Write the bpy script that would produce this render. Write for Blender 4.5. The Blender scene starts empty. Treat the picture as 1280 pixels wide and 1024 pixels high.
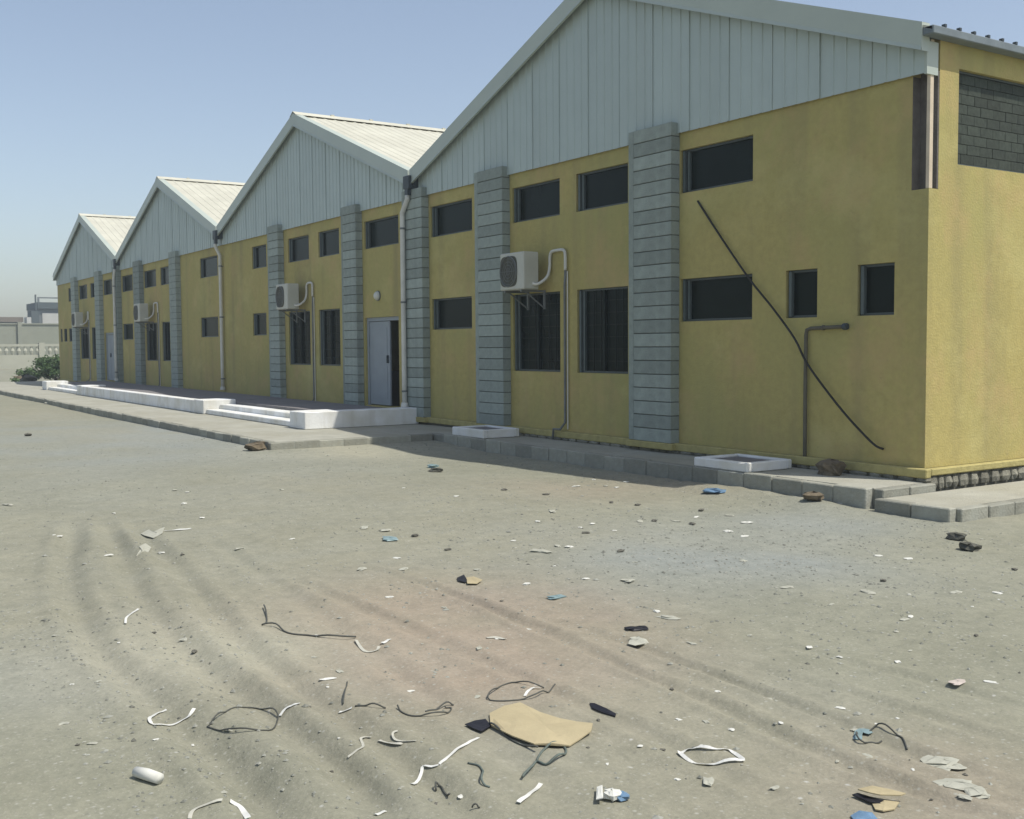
import bpy, math, random
import numpy as np
from mathutils import Matrix, Vector

random.seed(7)
rng = np.random.default_rng(7)
scene = bpy.context.scene
col = scene.collection

# ------------------------------------------------------------------ camera
FPX, YAW, PITCH, ROLL = 1369.08, 0.98989144, -0.05821828, -0.0070194
CAM = np.array([8.4392, -11.6173, 2.0048])
_cy, _sy = math.cos(YAW), math.sin(YAW)
_fw = np.array([-_sy * math.cos(PITCH), _cy * math.cos(PITCH), math.sin(PITCH)])
_rt = np.array([_cy, _sy, 0.0])
_up = np.cross(_rt, _fw)
_c, _s = math.cos(ROLL), math.sin(ROLL)
_r2 = _c * _rt + _s * _up
_u2 = -_s * _rt + _c * _up
cam_data = bpy.data.cameras.new('camera')
cam_data.sensor_width = 36.0
cam_data.lens = 36.0 * FPX / 1280.0
cam_data.clip_start = 0.05
cam_data.clip_end = 5000
cam = bpy.data.objects.new('camera', cam_data)
col.objects.link(cam)
cam.matrix_world = Matrix(((_r2[0], _u2[0], -_fw[0], CAM[0]), (_r2[1], _u2[1], -_fw[1], CAM[1]),
                           (_r2[2], _u2[2], -_fw[2], CAM[2]), (0, 0, 0, 1)))
scene.camera = cam

# ------------------------------------------------------------------ sky, sun, exposure
SUN = Vector((0.48, 0.29, 1.0)).normalized()          # towards the sun
world = bpy.data.worlds.new('World')
scene.world = world
world.use_nodes = True
wn = world.node_tree
sky = wn.nodes.new('ShaderNodeTexSky')
sky.sky_type = 'NISHITA'
sky.sun_disc = False
sky.sun_elevation = math.asin(SUN.z)
sky.sun_rotation = math.atan2(SUN.x, SUN.y)
sky.altitude = 50
sky.air_density = 1.0
sky.dust_density = 1.7
sky.ozone_density = 1.0
bg = wn.nodes['Background']
bg.inputs['Strength'].default_value = 0.103
hs_ = wn.nodes.new('ShaderNodeHueSaturation')          # dusty desert air: a paler blue all over
hs_.inputs['Saturation'].default_value = 0.80
hs_.inputs['Hue'].default_value = 0.5
wn.links.new(sky.outputs['Color'], hs_.inputs['Color'])
wn.links.new(hs_.outputs['Color'], bg.inputs['Color'])

sun_l = bpy.data.lights.new('sun', 'SUN')
sun_l.energy = 2.9
sun_l.angle = math.radians(0.55)
sun_l.color = (1.0, 0.95, 0.86)
sun = bpy.data.objects.new('sun', sun_l)
col.objects.link(sun)
sun.rotation_euler = (-SUN).to_track_quat('-Z', 'Y').to_euler()
sun.location = (10, 10, 40)

vs = scene.view_settings
vs.view_transform = 'Standard'
vs.look = 'None'
vs.gamma = 1.0
vs.exposure = 0.57
vs.use_curve_mapping = False

# ------------------------------------------------------------------ materials
def mat(name, base, rough=0.8, var=0.0, scale=3.0, bump=0.0, bscale=60.0, spec=0.3, metal=0.0,
        base2=None, objvar=0.0, detail=6.0, big=0.0, bigcol=None, bigscale=0.4, stain=None):
    m = bpy.data.materials.new(name)
    m.use_nodes = True
    nt = m.node_tree
    N, L = nt.nodes, nt.links
    b = N['Principled BSDF']
    b.inputs['Roughness'].default_value = rough
    b.inputs['Specular IOR Level'].default_value = spec
    b.inputs['Metallic'].default_value = metal
    tc = N.new('ShaderNodeTexCoord')
    if base2 is None:
        k = 1 - var
        base2 = tuple(c * k for c in base)
    nz = N.new('ShaderNodeTexNoise')
    nz.inputs['Scale'].default_value = scale
    nz.inputs['Detail'].default_value = detail
    nz.inputs['Roughness'].default_value = 0.65
    L.new(tc.outputs['Object'], nz.inputs['Vector'])
    r = N.new('ShaderNodeValToRGB')
    r.color_ramp.elements[0].position = 0.32
    r.color_ramp.elements[1].position = 0.68
    r.color_ramp.elements[0].color = (*base2, 1)
    r.color_ramp.elements[1].color = (*base, 1)
    L.new(nz.outputs['Fac'], r.inputs['Fac'])
    out = r.outputs['Color']
    if bigcol is not None:
        n2 = N.new('ShaderNodeTexNoise')
        n2.inputs['Scale'].default_value = bigscale
        n2.inputs['Detail'].default_value = 4
        L.new(tc.outputs['Object'], n2.inputs['Vector'])
        mr = N.new('ShaderNodeMapRange')
        mr.inputs['From Min'].default_value = 0.42
        mr.inputs['From Max'].default_value = 0.68
        mr.inputs['To Max'].default_value = big
        L.new(n2.outputs['Fac'], mr.inputs['Value'])
        mx = N.new('ShaderNodeMix')
        mx.data_type = 'RGBA'
        L.new(mr.outputs['Result'], mx.inputs['Factor'])
        L.new(out, mx.inputs[6])
        mx.inputs[7].default_value = (*bigcol, 1)
        out = mx.outputs[2]
    if stain is not None:                    # vertical rain streaks
        mp = N.new('ShaderNodeMapping')
        mp.inputs['Scale'].default_value = (stain[1], stain[1], stain[1] * 0.06)
        L.new(tc.outputs['Object'], mp.inputs['Vector'])
        n3 = N.new('ShaderNodeTexNoise')
        n3.inputs['Scale'].default_value = 1.0
        n3.inputs['Detail'].default_value = 5
        L.new(mp.outputs['Vector'], n3.inputs['Vector'])
        mr3 = N.new('ShaderNodeMapRange')
        mr3.inputs['From Min'].default_value = 0.5
        mr3.inputs['From Max'].default_value = 0.75
        mr3.inputs['To Max'].default_value = stain[0]
        L.new(n3.outputs['Fac'], mr3.inputs['Value'])
        mx3 = N.new('ShaderNodeMix')
        mx3.data_type = 'RGBA'
        L.new(mr3.outputs['Result'], mx3.inputs['Factor'])
        L.new(out, mx3.inputs[6])
        mx3.inputs[7].default_value = (*stain[2], 1)
        out = mx3.outputs[2]
    if objvar > 0:
        oi = N.new('ShaderNodeObjectInfo')
        mr2 = N.new('ShaderNodeMapRange')
        mr2.inputs['To Min'].default_value = 1 - objvar
        mr2.inputs['To Max'].default_value = 1 + objvar
        L.new(oi.outputs['Random'], mr2.inputs['Value'])
        hs = N.new('ShaderNodeHueSaturation')
        L.new(mr2.outputs['Result'], hs.inputs['Value'])
        L.new(out, hs.inputs['Color'])
        out = hs.outputs['Color']
    L.new(out, b.inputs['Base Color'])
    if bump > 0:
        nb = N.new('ShaderNodeTexNoise')
        nb.inputs['Scale'].default_value = bscale
        nb.inputs['Detail'].default_value = 5
        L.new(tc.outputs['Object'], nb.inputs['Vector'])
        bp = N.new('ShaderNodeBump')
        bp.inputs['Strength'].default_value = bump
        bp.inputs['Distance'].default_value = 0.02
        L.new(nb.outputs['Fac'], bp.inputs['Height'])
        L.new(bp.outputs['Normal'], b.inputs['Normal'])
    return m

M = {}
def plaster_mat():
    m = mat('plaster_yellow', (0.455, 0.385, 0.150), 0.93, scale=9, base2=(0.385, 0.325, 0.128), bump=0.32, bscale=34, spec=0.12,
            big=0.8, bigcol=(0.36, 0.335, 0.135), bigscale=0.42, stain=(0.65, 1.9, (0.29, 0.25, 0.125)))
    nt = m.node_tree; N, L = nt.nodes, nt.links
    b = N['Principled BSDF']
    src = b.inputs['Base Color'].links[0].from_socket
    tc = N.new('ShaderNodeTexCoord')
    def layer(src, scale, lo, hi, amt, colr, zs=1.0, detail=6.0, loc=0.0):
        mp = N.new('ShaderNodeMapping'); mp.inputs['Scale'].default_value = (1, 1, zs); mp.inputs['Location'].default_value = (loc, loc, loc)
        L.new(tc.outputs['Object'], mp.inputs['Vector'])
        n = N.new('ShaderNodeTexNoise'); n.inputs['Scale'].default_value = scale; n.inputs['Detail'].default_value = detail; n.inputs['Roughness'].default_value = 0.7
        L.new(mp.outputs['Vector'], n.inputs['Vector'])
        r_ = N.new('ShaderNodeMapRange'); r_.inputs['From Min'].default_value = lo; r_.inputs['From Max'].default_value = hi; r_.inputs['To Max'].default_value = amt
        L.new(n.outputs['Fac'], r_.inputs['Value'])
        x = N.new('ShaderNodeMix'); x.data_type = 'RGBA'
        L.new(r_.outputs['Result'], x.inputs['Factor']); L.new(src, x.inputs[6]); x.inputs[7].default_value = (*colr, 1)
        return x.outputs[2]
    src = layer(src, 0.9, 0.50, 0.66, 0.65, (0.47, 0.35, 0.165), 0.8, 6, 3.1)     # tan re-painted patches
    src = layer(src, 0.6, 0.52, 0.70, 0.6, (0.52, 0.46, 0.20), 1.2, 6, 9.7)      # sun-bleached patches
    src = layer(src, 24.0, 0.66, 0.74, 0.5, (0.26, 0.23, 0.12), 1.0, 3, 1.3)     # specks
    L.new(src, b.inputs['Base Color'])
    return m
M['plaster'] = plaster_mat()
M['ledge'] = mat('ledge_yellow', (0.44, 0.385, 0.165), 0.92, scale=7, var=0.25, bump=0.5, bscale=22, spec=0.15)
M['block'] = mat('block_grey', (0.325, 0.37, 0.335), 0.9, scale=7, var=0.22, bump=0.5, bscale=40, spec=0.2, objvar=0.17, stain=(0.5, 3.0, (0.23, 0.255, 0.235)))
M['joint'] = mat('joint_grey', (0.14, 0.155, 0.145), 0.95, scale=6, var=0.2, spec=0.1)
M['clad'] = mat('cladding_grey', (0.43, 0.50, 0.475), 0.45, scale=1.4, var=0.07, spec=0.4, objvar=0.025,
                stain=(0.3, 2.2, (0.37, 0.42, 0.385)))
M['fascia'] = mat('fascia_metal', (0.44, 0.49, 0.43), 0.42, scale=1.2, var=0.08, spec=0.4, stain=(0.25, 2.5, (0.38, 0.43, 0.41)))
M['roof'] = mat('roof_sheet', (0.56, 0.55, 0.455), 0.6, scale=0.9, base2=(0.45, 0.44, 0.36), spec=0.3, stain=None)
M['dark_metal'] = mat('dark_metal', (0.06, 0.075, 0.085), 0.5, scale=6, var=0.3)
M['gutter'] = mat('gutter_grey', (0.19, 0.225, 0.24), 0.5, scale=4, var=0.25)
M['alu'] = mat('window_aluminium', (0.055, 0.072, 0.07), 0.45, scale=6, var=0.2, spec=0.5)
M['reveal'] = mat('window_stile', (0.095, 0.118, 0.115), 0.55, scale=6, var=0.2, spec=0.4)
M['glass'] = mat('dark_glass', (0.006, 0.013, 0.010), 0.22, scale=1.2, var=0.4, spec=0.09)
M['mesh'] = mat('window_mesh', (0.012, 0.02, 0.017), 0.7, scale=5, var=0.3, spec=0.2)
M['louvre'] = mat('block_green_grey', (0.052, 0.064, 0.05), 0.8, scale=16, base2=(0.03, 0.038, 0.03), objvar=0.22, bump=0.2, bscale=20)
M['door'] = mat('door_grey_paint', (0.30, 0.335, 0.36), 0.55, scale=2, var=0.12)
M['pvc'] = mat('pvc_white', (0.66, 0.65, 0.58), 0.5, scale=3, var=0.18)
M['pvc_grey'] = mat('pipe_grey', (0.19, 0.20, 0.19), 0.6, scale=4, var=0.3)
M['pipe_brown'] = mat('pipe_brown', (0.14, 0.13, 0.095), 0.7, scale=4, var=0.35)
M['rubber'] = mat('black_rubber', (0.035, 0.033, 0.03), 0.7, scale=8, var=0.4)
M['bare'] = mat('bare_concrete', (0.16, 0.145, 0.13), 0.95, scale=5, var=0.35, bump=0.4, bscale=30)
M['steel_cream'] = mat('steel_cream', (0.66, 0.56, 0.42), 0.7, scale=4, var=0.2)
M['stone'] = mat('plinth_stone', (0.31, 0.30, 0.24), 0.95, scale=7, var=0.45, bump=0.7, bscale=24, objvar=0.3, spec=0.15)
M['mortar'] = mat('plinth_mortar', (0.19, 0.185, 0.15), 0.95, scale=8, var=0.3, spec=0.1)
M['concrete'] = mat('pavement_concrete', (0.40, 0.395, 0.335), 0.95, scale=3.0, var=0.2, bump=0.5, bscale=30, spec=0.15,
                    big=0.7, bigcol=(0.30, 0.29, 0.23), bigscale=1.1)
M['kerb'] = mat('kerb_concrete', (0.35, 0.355, 0.305), 0.95, scale=6, var=0.28, bump=0.5, bscale=34, objvar=0.2, big=0.8, bigcol=(0.25, 0.24, 0.19), bigscale=2.2, spec=0.15)
M['white_paint'] = mat('white_paint', (0.80, 0.81, 0.80), 0.8, scale=3, var=0.10, bump=0.25, bscale=18, spec=0.2,
                       big=0.8, bigcol=(0.60, 0.585, 0.51), bigscale=1.6, stain=(0.5, 4.0, (0.50, 0.48, 0.41)))
M['deck'] = mat('deck_cement', (0.22, 0.21, 0.21), 0.9, scale=3, var=0.2, spec=0.2)
M['ac_white'] = mat('ac_casing', (0.52, 0.52, 0.45), 0.5, scale=3, var=0.1, spec=0.4)
M['ac_grille'] = mat('ac_grille', (0.10, 0.10, 0.075), 0.6, scale=6, var=0.2)
M['band'] = mat('strapping_white', (0.70, 0.70, 0.65), 0.5, scale=14, var=0.14, spec=0.4)
M['band_dirty'] = mat('strapping_dusty', (0.52, 0.51, 0.43), 0.7, scale=14, var=0.25)
M['wire'] = mat('wire_dark', (0.095, 0.098, 0.085), 0.6, scale=20, var=0.4)
M['wire_green'] = mat('wire_green_grey', (0.13, 0.16, 0.14), 0.7, scale=20, var=0.4)
M['card'] = mat('cardboard', (0.42, 0.36, 0.225), 0.92, scale=6, var=0.14, spec=0.1, bump=0.12, bscale=60)
M['card_dark'] = mat('cardboard_inner', (0.30, 0.24, 0.17), 0.95, scale=6, var=0.25, spec=0.1)
M['paper'] = mat('paper_white', (0.66, 0.66, 0.60), 0.85, scale=10, var=0.18, spec=0.15)
M['paper_dusty'] = mat('paper_dusty', (0.42, 0.42, 0.35), 0.9, scale=12, var=0.22, spec=0.1)
M['blue'] = mat('plastic_blue', (0.16, 0.27, 0.40), 0.4, scale=12, var=0.35)
M['cyan'] = mat('plastic_pale_blue', (0.22, 0.31, 0.32), 0.5, scale=12, var=0.2)
M['black'] = mat('black_plastic', (0.022, 0.022, 0.028), 0.5, scale=12, var=0.4)
M['pink'] = mat('paper_pink', (0.50, 0.44, 0.39), 0.8, scale=12, var=0.2)
M['rock_brown'] = mat('rock_brown', (0.19, 0.155, 0.105), 0.95, scale=9, var=0.5, bump=0.5, bscale=30)
M['rock_dark'] = mat('rock_dark', (0.11, 0.11, 0.09), 0.95, scale=9, var=0.4, bump=0.5, bscale=30)
M['clod'] = mat('clod_grey', (0.15, 0.145, 0.12), 0.95, scale=9, var=0.35, bump=0.4, bscale=30)
M['rock_pale'] = mat('rock_pale', (0.46, 0.46, 0.40), 0.95, scale=9, var=0.3, bump=0.4, bscale=30)
M['peb_a'] = mat('pebble_pale', (0.33, 0.335, 0.29), 0.95, scale=3, var=0.35, spec=0.1)
M['peb_b'] = mat('pebble_grey', (0.235, 0.24, 0.205), 0.95, scale=3, var=0.35, spec=0.1)
M['peb_c'] = mat('pebble_dark', (0.165, 0.165, 0.14), 0.95, scale=3, var=0.35, spec=0.1)
M['leaf'] = mat('bush_leaf', (0.10, 0.165, 0.06), 0.7, scale=2, base2=(0.05, 0.085, 0.035), spec=0.2)
M['stem'] = mat('bush_stem', (0.13, 0.10, 0.07), 0.9, scale=6, var=0.3)
M['far_wall'] = mat('far_wall_grey', (0.30, 0.31, 0.25), 0.95, scale=0.8, var=0.15, big=0.5, bigcol=(0.25, 0.27, 0.21), bigscale=0.15)
M['far_white'] = mat('far_wall_white', (0.42, 0.42, 0.34), 0.9, scale=0.5, var=0.12)
M['far_grey'] = mat('far_building_grey', (0.17, 0.19, 0.20), 0.9, scale=0.4, var=0.2)
M['far_dark'] = mat('far_building_dark', (0.09, 0.11, 0.115), 0.9, scale=0.4, var=0.2)
M['far_pale'] = mat('far_building_pale', (0.50, 0.50, 0.47), 0.9, scale=0.4, var=0.1)
M['far_brown'] = mat('far_roof_brown', (0.20, 0.17, 0.14), 0.9, scale=0.4, var=0.2)

# ------------------------------------------------------------------ mesh helpers
class MB:
    def __init__(self):
        self.v, self.f = [], []
    def quad(self, a, b, c, d):
        n = len(self.v); self.v += [a, b, c, d]; self.f.append((n, n + 1, n + 2, n + 3)); return self
    def poly(self, pts):
        n = len(self.v); self.v += list(pts); self.f.append(tuple(range(n, n + len(pts)))); return self
    def box(self, x0, x1, y0, y1, z0, z1, ch=0.0):
        n = len(self.v)
        if ch <= 0:
            self.v += [(x0, y0, z0), (x1, y0, z0), (x1, y1, z0), (x0, y1, z0), (x0, y0, z1), (x1, y0, z1), (x1, y1, z1), (x0, y1, z1)]
            self.f += [tuple(n + i for i in q) for q in ((0, 3, 2, 1), (4, 5, 6, 7), (0, 1, 5, 4), (1, 2, 6, 5), (2, 3, 7, 6), (3, 0, 4, 7))]
            return self
        c = ch                                # chamfered box: 24 corner points
        idx = {}
        for sx in (0, 1):
            for sy in (0, 1):
                for sz in (0, 1):
                    X = (x0, x1)[sx]; Y = (y0, y1)[sy]; Z = (z0, z1)[sz]
                    ix = X + (c if sx == 0 else -c); iy = Y + (c if sy == 0 else -c); iz = Z + (c if sz == 0 else -c)
                    for k, p in enumerate(((X, iy, iz), (ix, Y, iz), (ix, iy, Z))):
                        idx[(sx, sy, sz, k)] = len(self.v); self.v.append(p)
        I = lambda *a: idx[a]
        for s in (0, 1):
            q = [I(s, 0, 0, 0), I(s, 1, 0, 0), I(s, 1, 1, 0), I(s, 0, 1, 0)]; self.f.append(tuple(q if s else q[::-1]))
            q = [I(0, s, 0, 1), I(1, s, 0, 1), I(1, s, 1, 1), I(0, s, 1, 1)]; self.f.append(tuple(q[::-1] if s else q))
            q = [I(0, 0, s, 2), I(1, 0, s, 2), I(1, 1, s, 2), I(0, 1, s, 2)]; self.f.append(tuple(q if s else q[::-1]))
        for a in (0, 1):
            for b_ in (0, 1):
                self.f.append((I(a, b_, 0, 0), I(a, b_, 1, 0), I(a, b_, 1, 1), I(a, b_, 0, 1)))
                self.f.append((I(a, 0, b_, 0), I(a, 1, b_, 0), I(a, 1, b_, 2), I(a, 0, b_, 2)))
                self.f.append((I(0, a, b_, 1), I(1, a, b_, 1), I(1, a, b_, 2), I(0, a, b_, 2)))
                for d in (0, 1):
                    self.f.append((I(a, b_, d, 0), I(a, b_, d, 1), I(a, b_, d, 2)))
        return self
    def tube(self, pts, r, n=8, caps=True):
        pts = [Vector(p) for p in pts]
        rr = r if isinstance(r, (list, tuple)) else [r] * len(pts)
        base = len(self.v)
        up = Vector((0, 0, 1))
        pu = None
        for i, p in enumerate(pts):
            t = (pts[min(i + 1, len(pts) - 1)] - pts[max(i - 1, 0)]).normalized()
            if pu is None:
                u = t.cross(up)
                if u.length < 1e-3: u = t.cross(Vector((1, 0, 0)))
            else:
                u = pu - t * pu.dot(t)
            u.normalize(); pu = u
            w = t.cross(u)
            for k in range(n):
                a = 2 * math.pi * k / n
                q = p + (u * math.cos(a) + w * math.sin(a)) * rr[i]
                self.v.append(tuple(q))
        for i in range(len(pts) - 1):
            for k in range(n):
                a = base + i * n + k; b = base + i * n + (k + 1) % n
                self.f.append((a, b, b + n, a + n))
        if caps:
            self.f.append(tuple(base + k for k in range(n))[::-1])
            self.f.append(tuple(base + (len(pts) - 1) * n + k for k in range(n)))
        return self
    def build(self, name, m, parent=None, smooth=False, mats=None):
        me = bpy.data.meshes.new(name)
        o = Vector((0, 0, 0))
        if parent is not None:
            o = ROOT.get(parent.name, Vector((0, 0, 0)))
        me.from_pydata([(v[0] - o.x, v[1] - o.y, v[2] - o.z) for v in self.v], [], self.f)
        me.materials.append(M[m] if isinstance(m, str) else m)
        if smooth:
            me.polygons.foreach_set('use_smooth', [True] * len(me.polygons))
        me.validate()
        fix_normals(me)
        ob = bpy.data.objects.new(name, me)
        col.objects.link(ob)
        if parent is not None:
            ob.parent = parent
            ROOT[ob.name] = o
        return ob

import bmesh
def fix_normals(me):
    bm = bmesh.new(); bm.from_mesh(me)
    bmesh.ops.recalc_face_normals(bm, faces=bm.faces)
    bm.to_mesh(me); bm.free()

ROOT = {}
def thing(name, loc, label, cat, group=None):
    o = bpy.data.objects.new(name, None)
    o.empty_display_size = 0.2
    o.location = loc
    col.objects.link(o)
    ROOT[o.name] = Vector(loc)
    return tag(o, label, cat, group)
def tag(o, label, cat, group=None):
    o['label'] = label; o['category'] = cat
    if group: o['group'] = group
    return o
def structure(o):
    o['kind'] = 'structure'; return o
def recentre(o):
    """move a one-mesh thing's origin to its own base"""
    me = o.data
    n = len(me.vertices)
    a = np.empty(n * 3); me.vertices.foreach_get('co', a); a = a.reshape(-1, 3)
    c = np.array([(a[:, 0].min() + a[:, 0].max()) / 2, (a[:, 1].min() + a[:, 1].max()) / 2, a[:, 2].min()])
    me.vertices.foreach_set('co', (a - c).ravel()); me.update()
    o.location = tuple(c)
    return o

# ------------------------------------------------------------------ ground
def sstep(a, b, x):
    t = np.clip((x - a) / (b - a), 0, 1); return t * t * (3 - 2 * t)
def vnoise(x, y, seed):
    xi = np.floor(x).astype(np.int64); yi = np.floor(y).astype(np.int64)
    fx = x - xi; fy = y - yi
    fx = fx * fx * (3 - 2 * fx); fy = fy * fy * (3 - 2 * fy)
    def h(a, b):
        n = (a * 374761393 + b * 668265263 + seed * 974634777) & 0xffffffff
        n = ((n ^ (n >> 13)) * 1274126177) & 0xffffffff
        return ((n ^ (n >> 16)) & 0xffff) / 65535.0
    return (h(xi, yi) * (1 - fx) + h(xi + 1, yi) * fx) * (1 - fy) + (h(xi, yi + 1) * (1 - fx) + h(xi + 1, yi + 1) * fx) * fy
def base_h(x, y):
    z = 0.15 - 0.10 * sstep(-2.5, 0.4, x) * sstep(-5.5, -2.2, y)
    z = z - 0.085 * sstep(-10.4, -8.3, x) * (1 - sstep(-2.5, 0.4, x)) * sstep(-5.0, -2.4, y)
    z = z + 0.04 * (vnoise(x * 0.22, y * 0.22, 3) - 0.5)
    return z
def gp0(px, py, z=None, lift=0.0):
    d = _fw + _r2 * (px - 640) / FPX + _u2 * (512 - py) / FPX
    h = 0.12 if z is None else z
    for _ in range(12):
        t = (h - CAM[2]) / d[2]
        p = CAM + t * d
        if z is None:
            h = float(base_h(p[0], p[1]))
    return p[0], p[1]
RUTS = [
    ([(96, 640), (88, 680), (85, 720), (100, 770), (130, 820), (175, 860), (230, 910), (290, 960), (340, 1010), (375, 1045)], 0.085, 0.026),
    ([(124, 640), (142, 675), (170, 735), (210, 790), (260, 838), (305, 872), (350, 903), (430, 960), (500, 1030)], 0.08, 0.024),
    ([(162, 645), (185, 675), (240, 730), (290, 790), (330, 828), (400, 880), (470, 930), (540, 985), (600, 1035)], 0.075, 0.022),
    ([(420, 700), (560, 740), (640, 772), (700, 798), (780, 834), (860, 866), (920, 893), (1000, 930), (1080, 960), (1180, 1000), (1290, 1038)], 0.045, 0.021),
    ([(620, 755), (700, 780), (780, 803), (900, 846), (1000, 885), (1060, 907), (1140, 940), (1300, 995)], 0.042, 0.019),
    ([(800, 790), (960, 838), (1050, 862), (1150, 892), (1300, 938)], 0.042, 0.015),
    ([(300, 700), (400, 738), (500, 782), (620, 832), (700, 868), (800, 912), (900, 962), (1010, 1020)], 0.05, 0.014),
    ([(240, 660), (330, 720), (440, 800), (540, 870), (640, 945), (740, 1030)], 0.07, 0.012),
    ([(840, 770), (1000, 812), (1150, 850), (1300, 890)], 0.04, 0.012),
]
RUTW = [(np.array([gp0(*p) for p in pl]), w, d) for pl, w, d in RUTS]
def seg_dist(x, y, pl):
    best = np.full(x.shape, 1e9); along = np.zeros(x.shape); acc = 0.0
    for (ax, ay), (bx, by) in zip(pl[:-1], pl[1:]):
        L2 = (bx - ax) ** 2 + (by - ay) ** 2
        t = np.clip(((x - ax) * (bx - ax) + (y - ay) * (by - ay)) / L2, 0, 1)
        dd = np.hypot(x - ax - t * (bx - ax), y - ay - t * (by - ay))
        m = dd < best
        along = np.where(m, acc + t * math.sqrt(L2), along)
        best = np.where(m, dd, best)
        acc += math.sqrt(L2)
    return best, along, acc
def smooth_pl(pl, n=6):
    out = []
    P = [pl[0]] + list(pl) + [pl[-1]]
    for i in range(1, len(P) - 2):
        p0, p1, p2, p3 = (np.asarray(P[i + k], float) for k in (-1, 0, 1, 2))
        for k in range(n):
            t = k / n
            out.append(0.5 * ((2 * p1) + (-p0 + p2) * t + (2 * p0 - 5 * p1 + 4 * p2 - p3) * t * t + (-p0 + 3 * p1 - 3 * p2 + p3) * t ** 3))
    out.append(np.asarray(pl[-1], float))
    return np.array(out)
RUTW = [(smooth_pl(pl, 4), w, d) for pl, w, d in RUTW]
def detail_h(x, y):
    near = 1 - sstep(12, 26, np.hypot(x - CAM[0], y - CAM[1]))
    z = near * (0.018 * (vnoise(x * 1.3, y * 1.3, 11) - 0.5) + 0.010 * (vnoise(x * 4.1, y * 4.1, 12) - 0.5)
                + 0.007 * (vnoise(x * 11, y * 11, 13) - 0.5))
    for pl, w, d in RUTW:
        wob = 0.03 * (vnoise(x * 1.1, y * 1.1, 21) - 0.5)
        dd, al, tot = seg_dist(x, y, pl)
        dd = np.abs(dd + wob)
        fade = sstep(0, 2.6, al) * sstep(0, 0.8, tot - al + 0.2)
        brk = 0.45 + 0.75 * vnoise(al * 0.9, dd * 0 + 5.0, 31)
        d = d * 1.9
        z = z + fade * brk * (-d * np.exp(-(dd / w) ** 2) + 0.55 * d * np.exp(-((dd - 2.0 * w) / (0.8 * w)) ** 2))
    # loose soil banked against the kerbs
    bank = np.exp(-((y + 1.45) / 0.35) ** 2) * sstep(-11, -9.5, x) * (1 - sstep(-0.6, 0.4, x))
    z = z + bank * (0.02 * vnoise(x * 0.8, y * 0.8, 41) + 0.06 * sstep(-3.4, -2.0, x)) + bank * 0.03 * (vnoise(x * 7, y * 7, 42) - 0.5)
    return z
def H(x, y):
    """height of the ground mesh (bilinear in its grid)"""
    i = min(max(int(np.searchsorted(gx, x)) - 1, 0), len(gx) - 2); j = min(max(int(np.searchsorted(gy, y)) - 1, 0), len(gy) - 2)
    u = (x - gx[i]) / (gx[i + 1] - gx[i]); v = (y - gy[j]) / (gy[j + 1] - gy[j])
    return float((ZG[j, i] * (1 - u) + ZG[j, i + 1] * u) * (1 - v) + (ZG[j + 1, i] * (1 - u) + ZG[j + 1, i + 1] * u) * v)
def gp(px, py):
    x, y = gp0(px, py)
    d = _fw + _r2 * (px - 640) / FPX + _u2 * (512 - py) / FPX
    for _ in range(4):
        t = (H(x, y) - CAM[2]) / d[2]
        p = CAM + t * d
        x, y = p[0], p[1]
    return np.array([x, y, H(x, y)])

def graded(lo, hi, f0, f1, step, grow):
    a = list(np.arange(f0, f1 + 1e-6, step))
    s = step; v = a[-1]
    while v < hi:
        s *= grow; v += s; a.append(v)
    s = step; v = a[0]
    pre = []
    while v > lo:
        s *= grow; v -= s; pre.append(v)
    return np.array(pre[::-1] + a)
gx = graded(-1500, 900, -11.0, 7.6, 0.028, 1.05)
gy = graded(-900, 1500, -11.2, -1.0, 0.028, 1.05)
GX, GY = np.meshgrid(gx, gy)
shape = GX.shape
fx_, fy_ = GX.ravel(), GY.ravel()
GZ = base_h(fx_, fy_)
nearm = (fx_ > -18) & (fx_ < 12) & (fy_ > -14) & (fy_ < 1)
GZ[nearm] += detail_h(fx_[nearm], fy_[nearm])
ZG = GZ.reshape(shape)
nv = len(fx_)
nr, nc = shape
ii = np.arange(nr * nc).reshape(nr, nc)
faces = np.stack([ii[:-1, :-1], ii[:-1, 1:], ii[1:, 1:], ii[1:, :-1]], -1).reshape(-1, 4)
gm = bpy.data.meshes.new('ground')
gm.vertices.add(nv)
gm.vertices.foreach_set('co', np.stack([fx_, fy_, GZ], -1).ravel().astype(np.float32))
gm.loops.add(faces.size)
gm.loops.foreach_set('vertex_index', faces.ravel().astype(np.int32))
gm.polygons.add(len(faces))
gm.polygons.foreach_set('loop_start', np.arange(0, faces.size, 4, dtype=np.int32))
gm.polygons.foreach_set('use_smooth', np.ones(len(faces), dtype=bool))
gm.update(calc_edges=True)
# soil kinds: R reddish clay, G blue-grey gravel, B loose pale dust
def blob(px, py, r, sx=1.0):
    cx, cy = gp0(px, py)
    return np.exp(-(((fx_ - cx) / (r * sx)) ** 2 + ((fy_ - cy) / r) ** 2))
wn1 = vnoise(fx_ * 0.9, fy_ * 0.9, 51); wn2 = vnoise(fx_ * 2.7, fy_ * 2.7, 52); wn3 = vnoise(fx_ * 0.35, fy_ * 0.35, 53)
red = np.clip((blob(560, 775, 1.3) + 0.8 * blob(650, 830, 0.8) + 0.5 * blob(760, 610, 1.6) + 0.5 * blob(1240, 1000, 0.8)) * (0.3 + 0.8 * wn1 + 0.4 * wn2) + 0.22 * (wn3 - 0.5), 0, 1)
grav = np.clip((blob(250, 545, 2.6, 2.2) + blob(900, 690, 1.6) + 0.8 * blob(1000, 650, 1.2) + 0.6 * blob(60, 560, 3.0, 2.5) + 0.6 * blob(40, 850, 0.8)) * (0.35 + 0.9 * wn1) + 0.25 * (wn2 - 0.4) * wn3, 0, 1)
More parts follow.
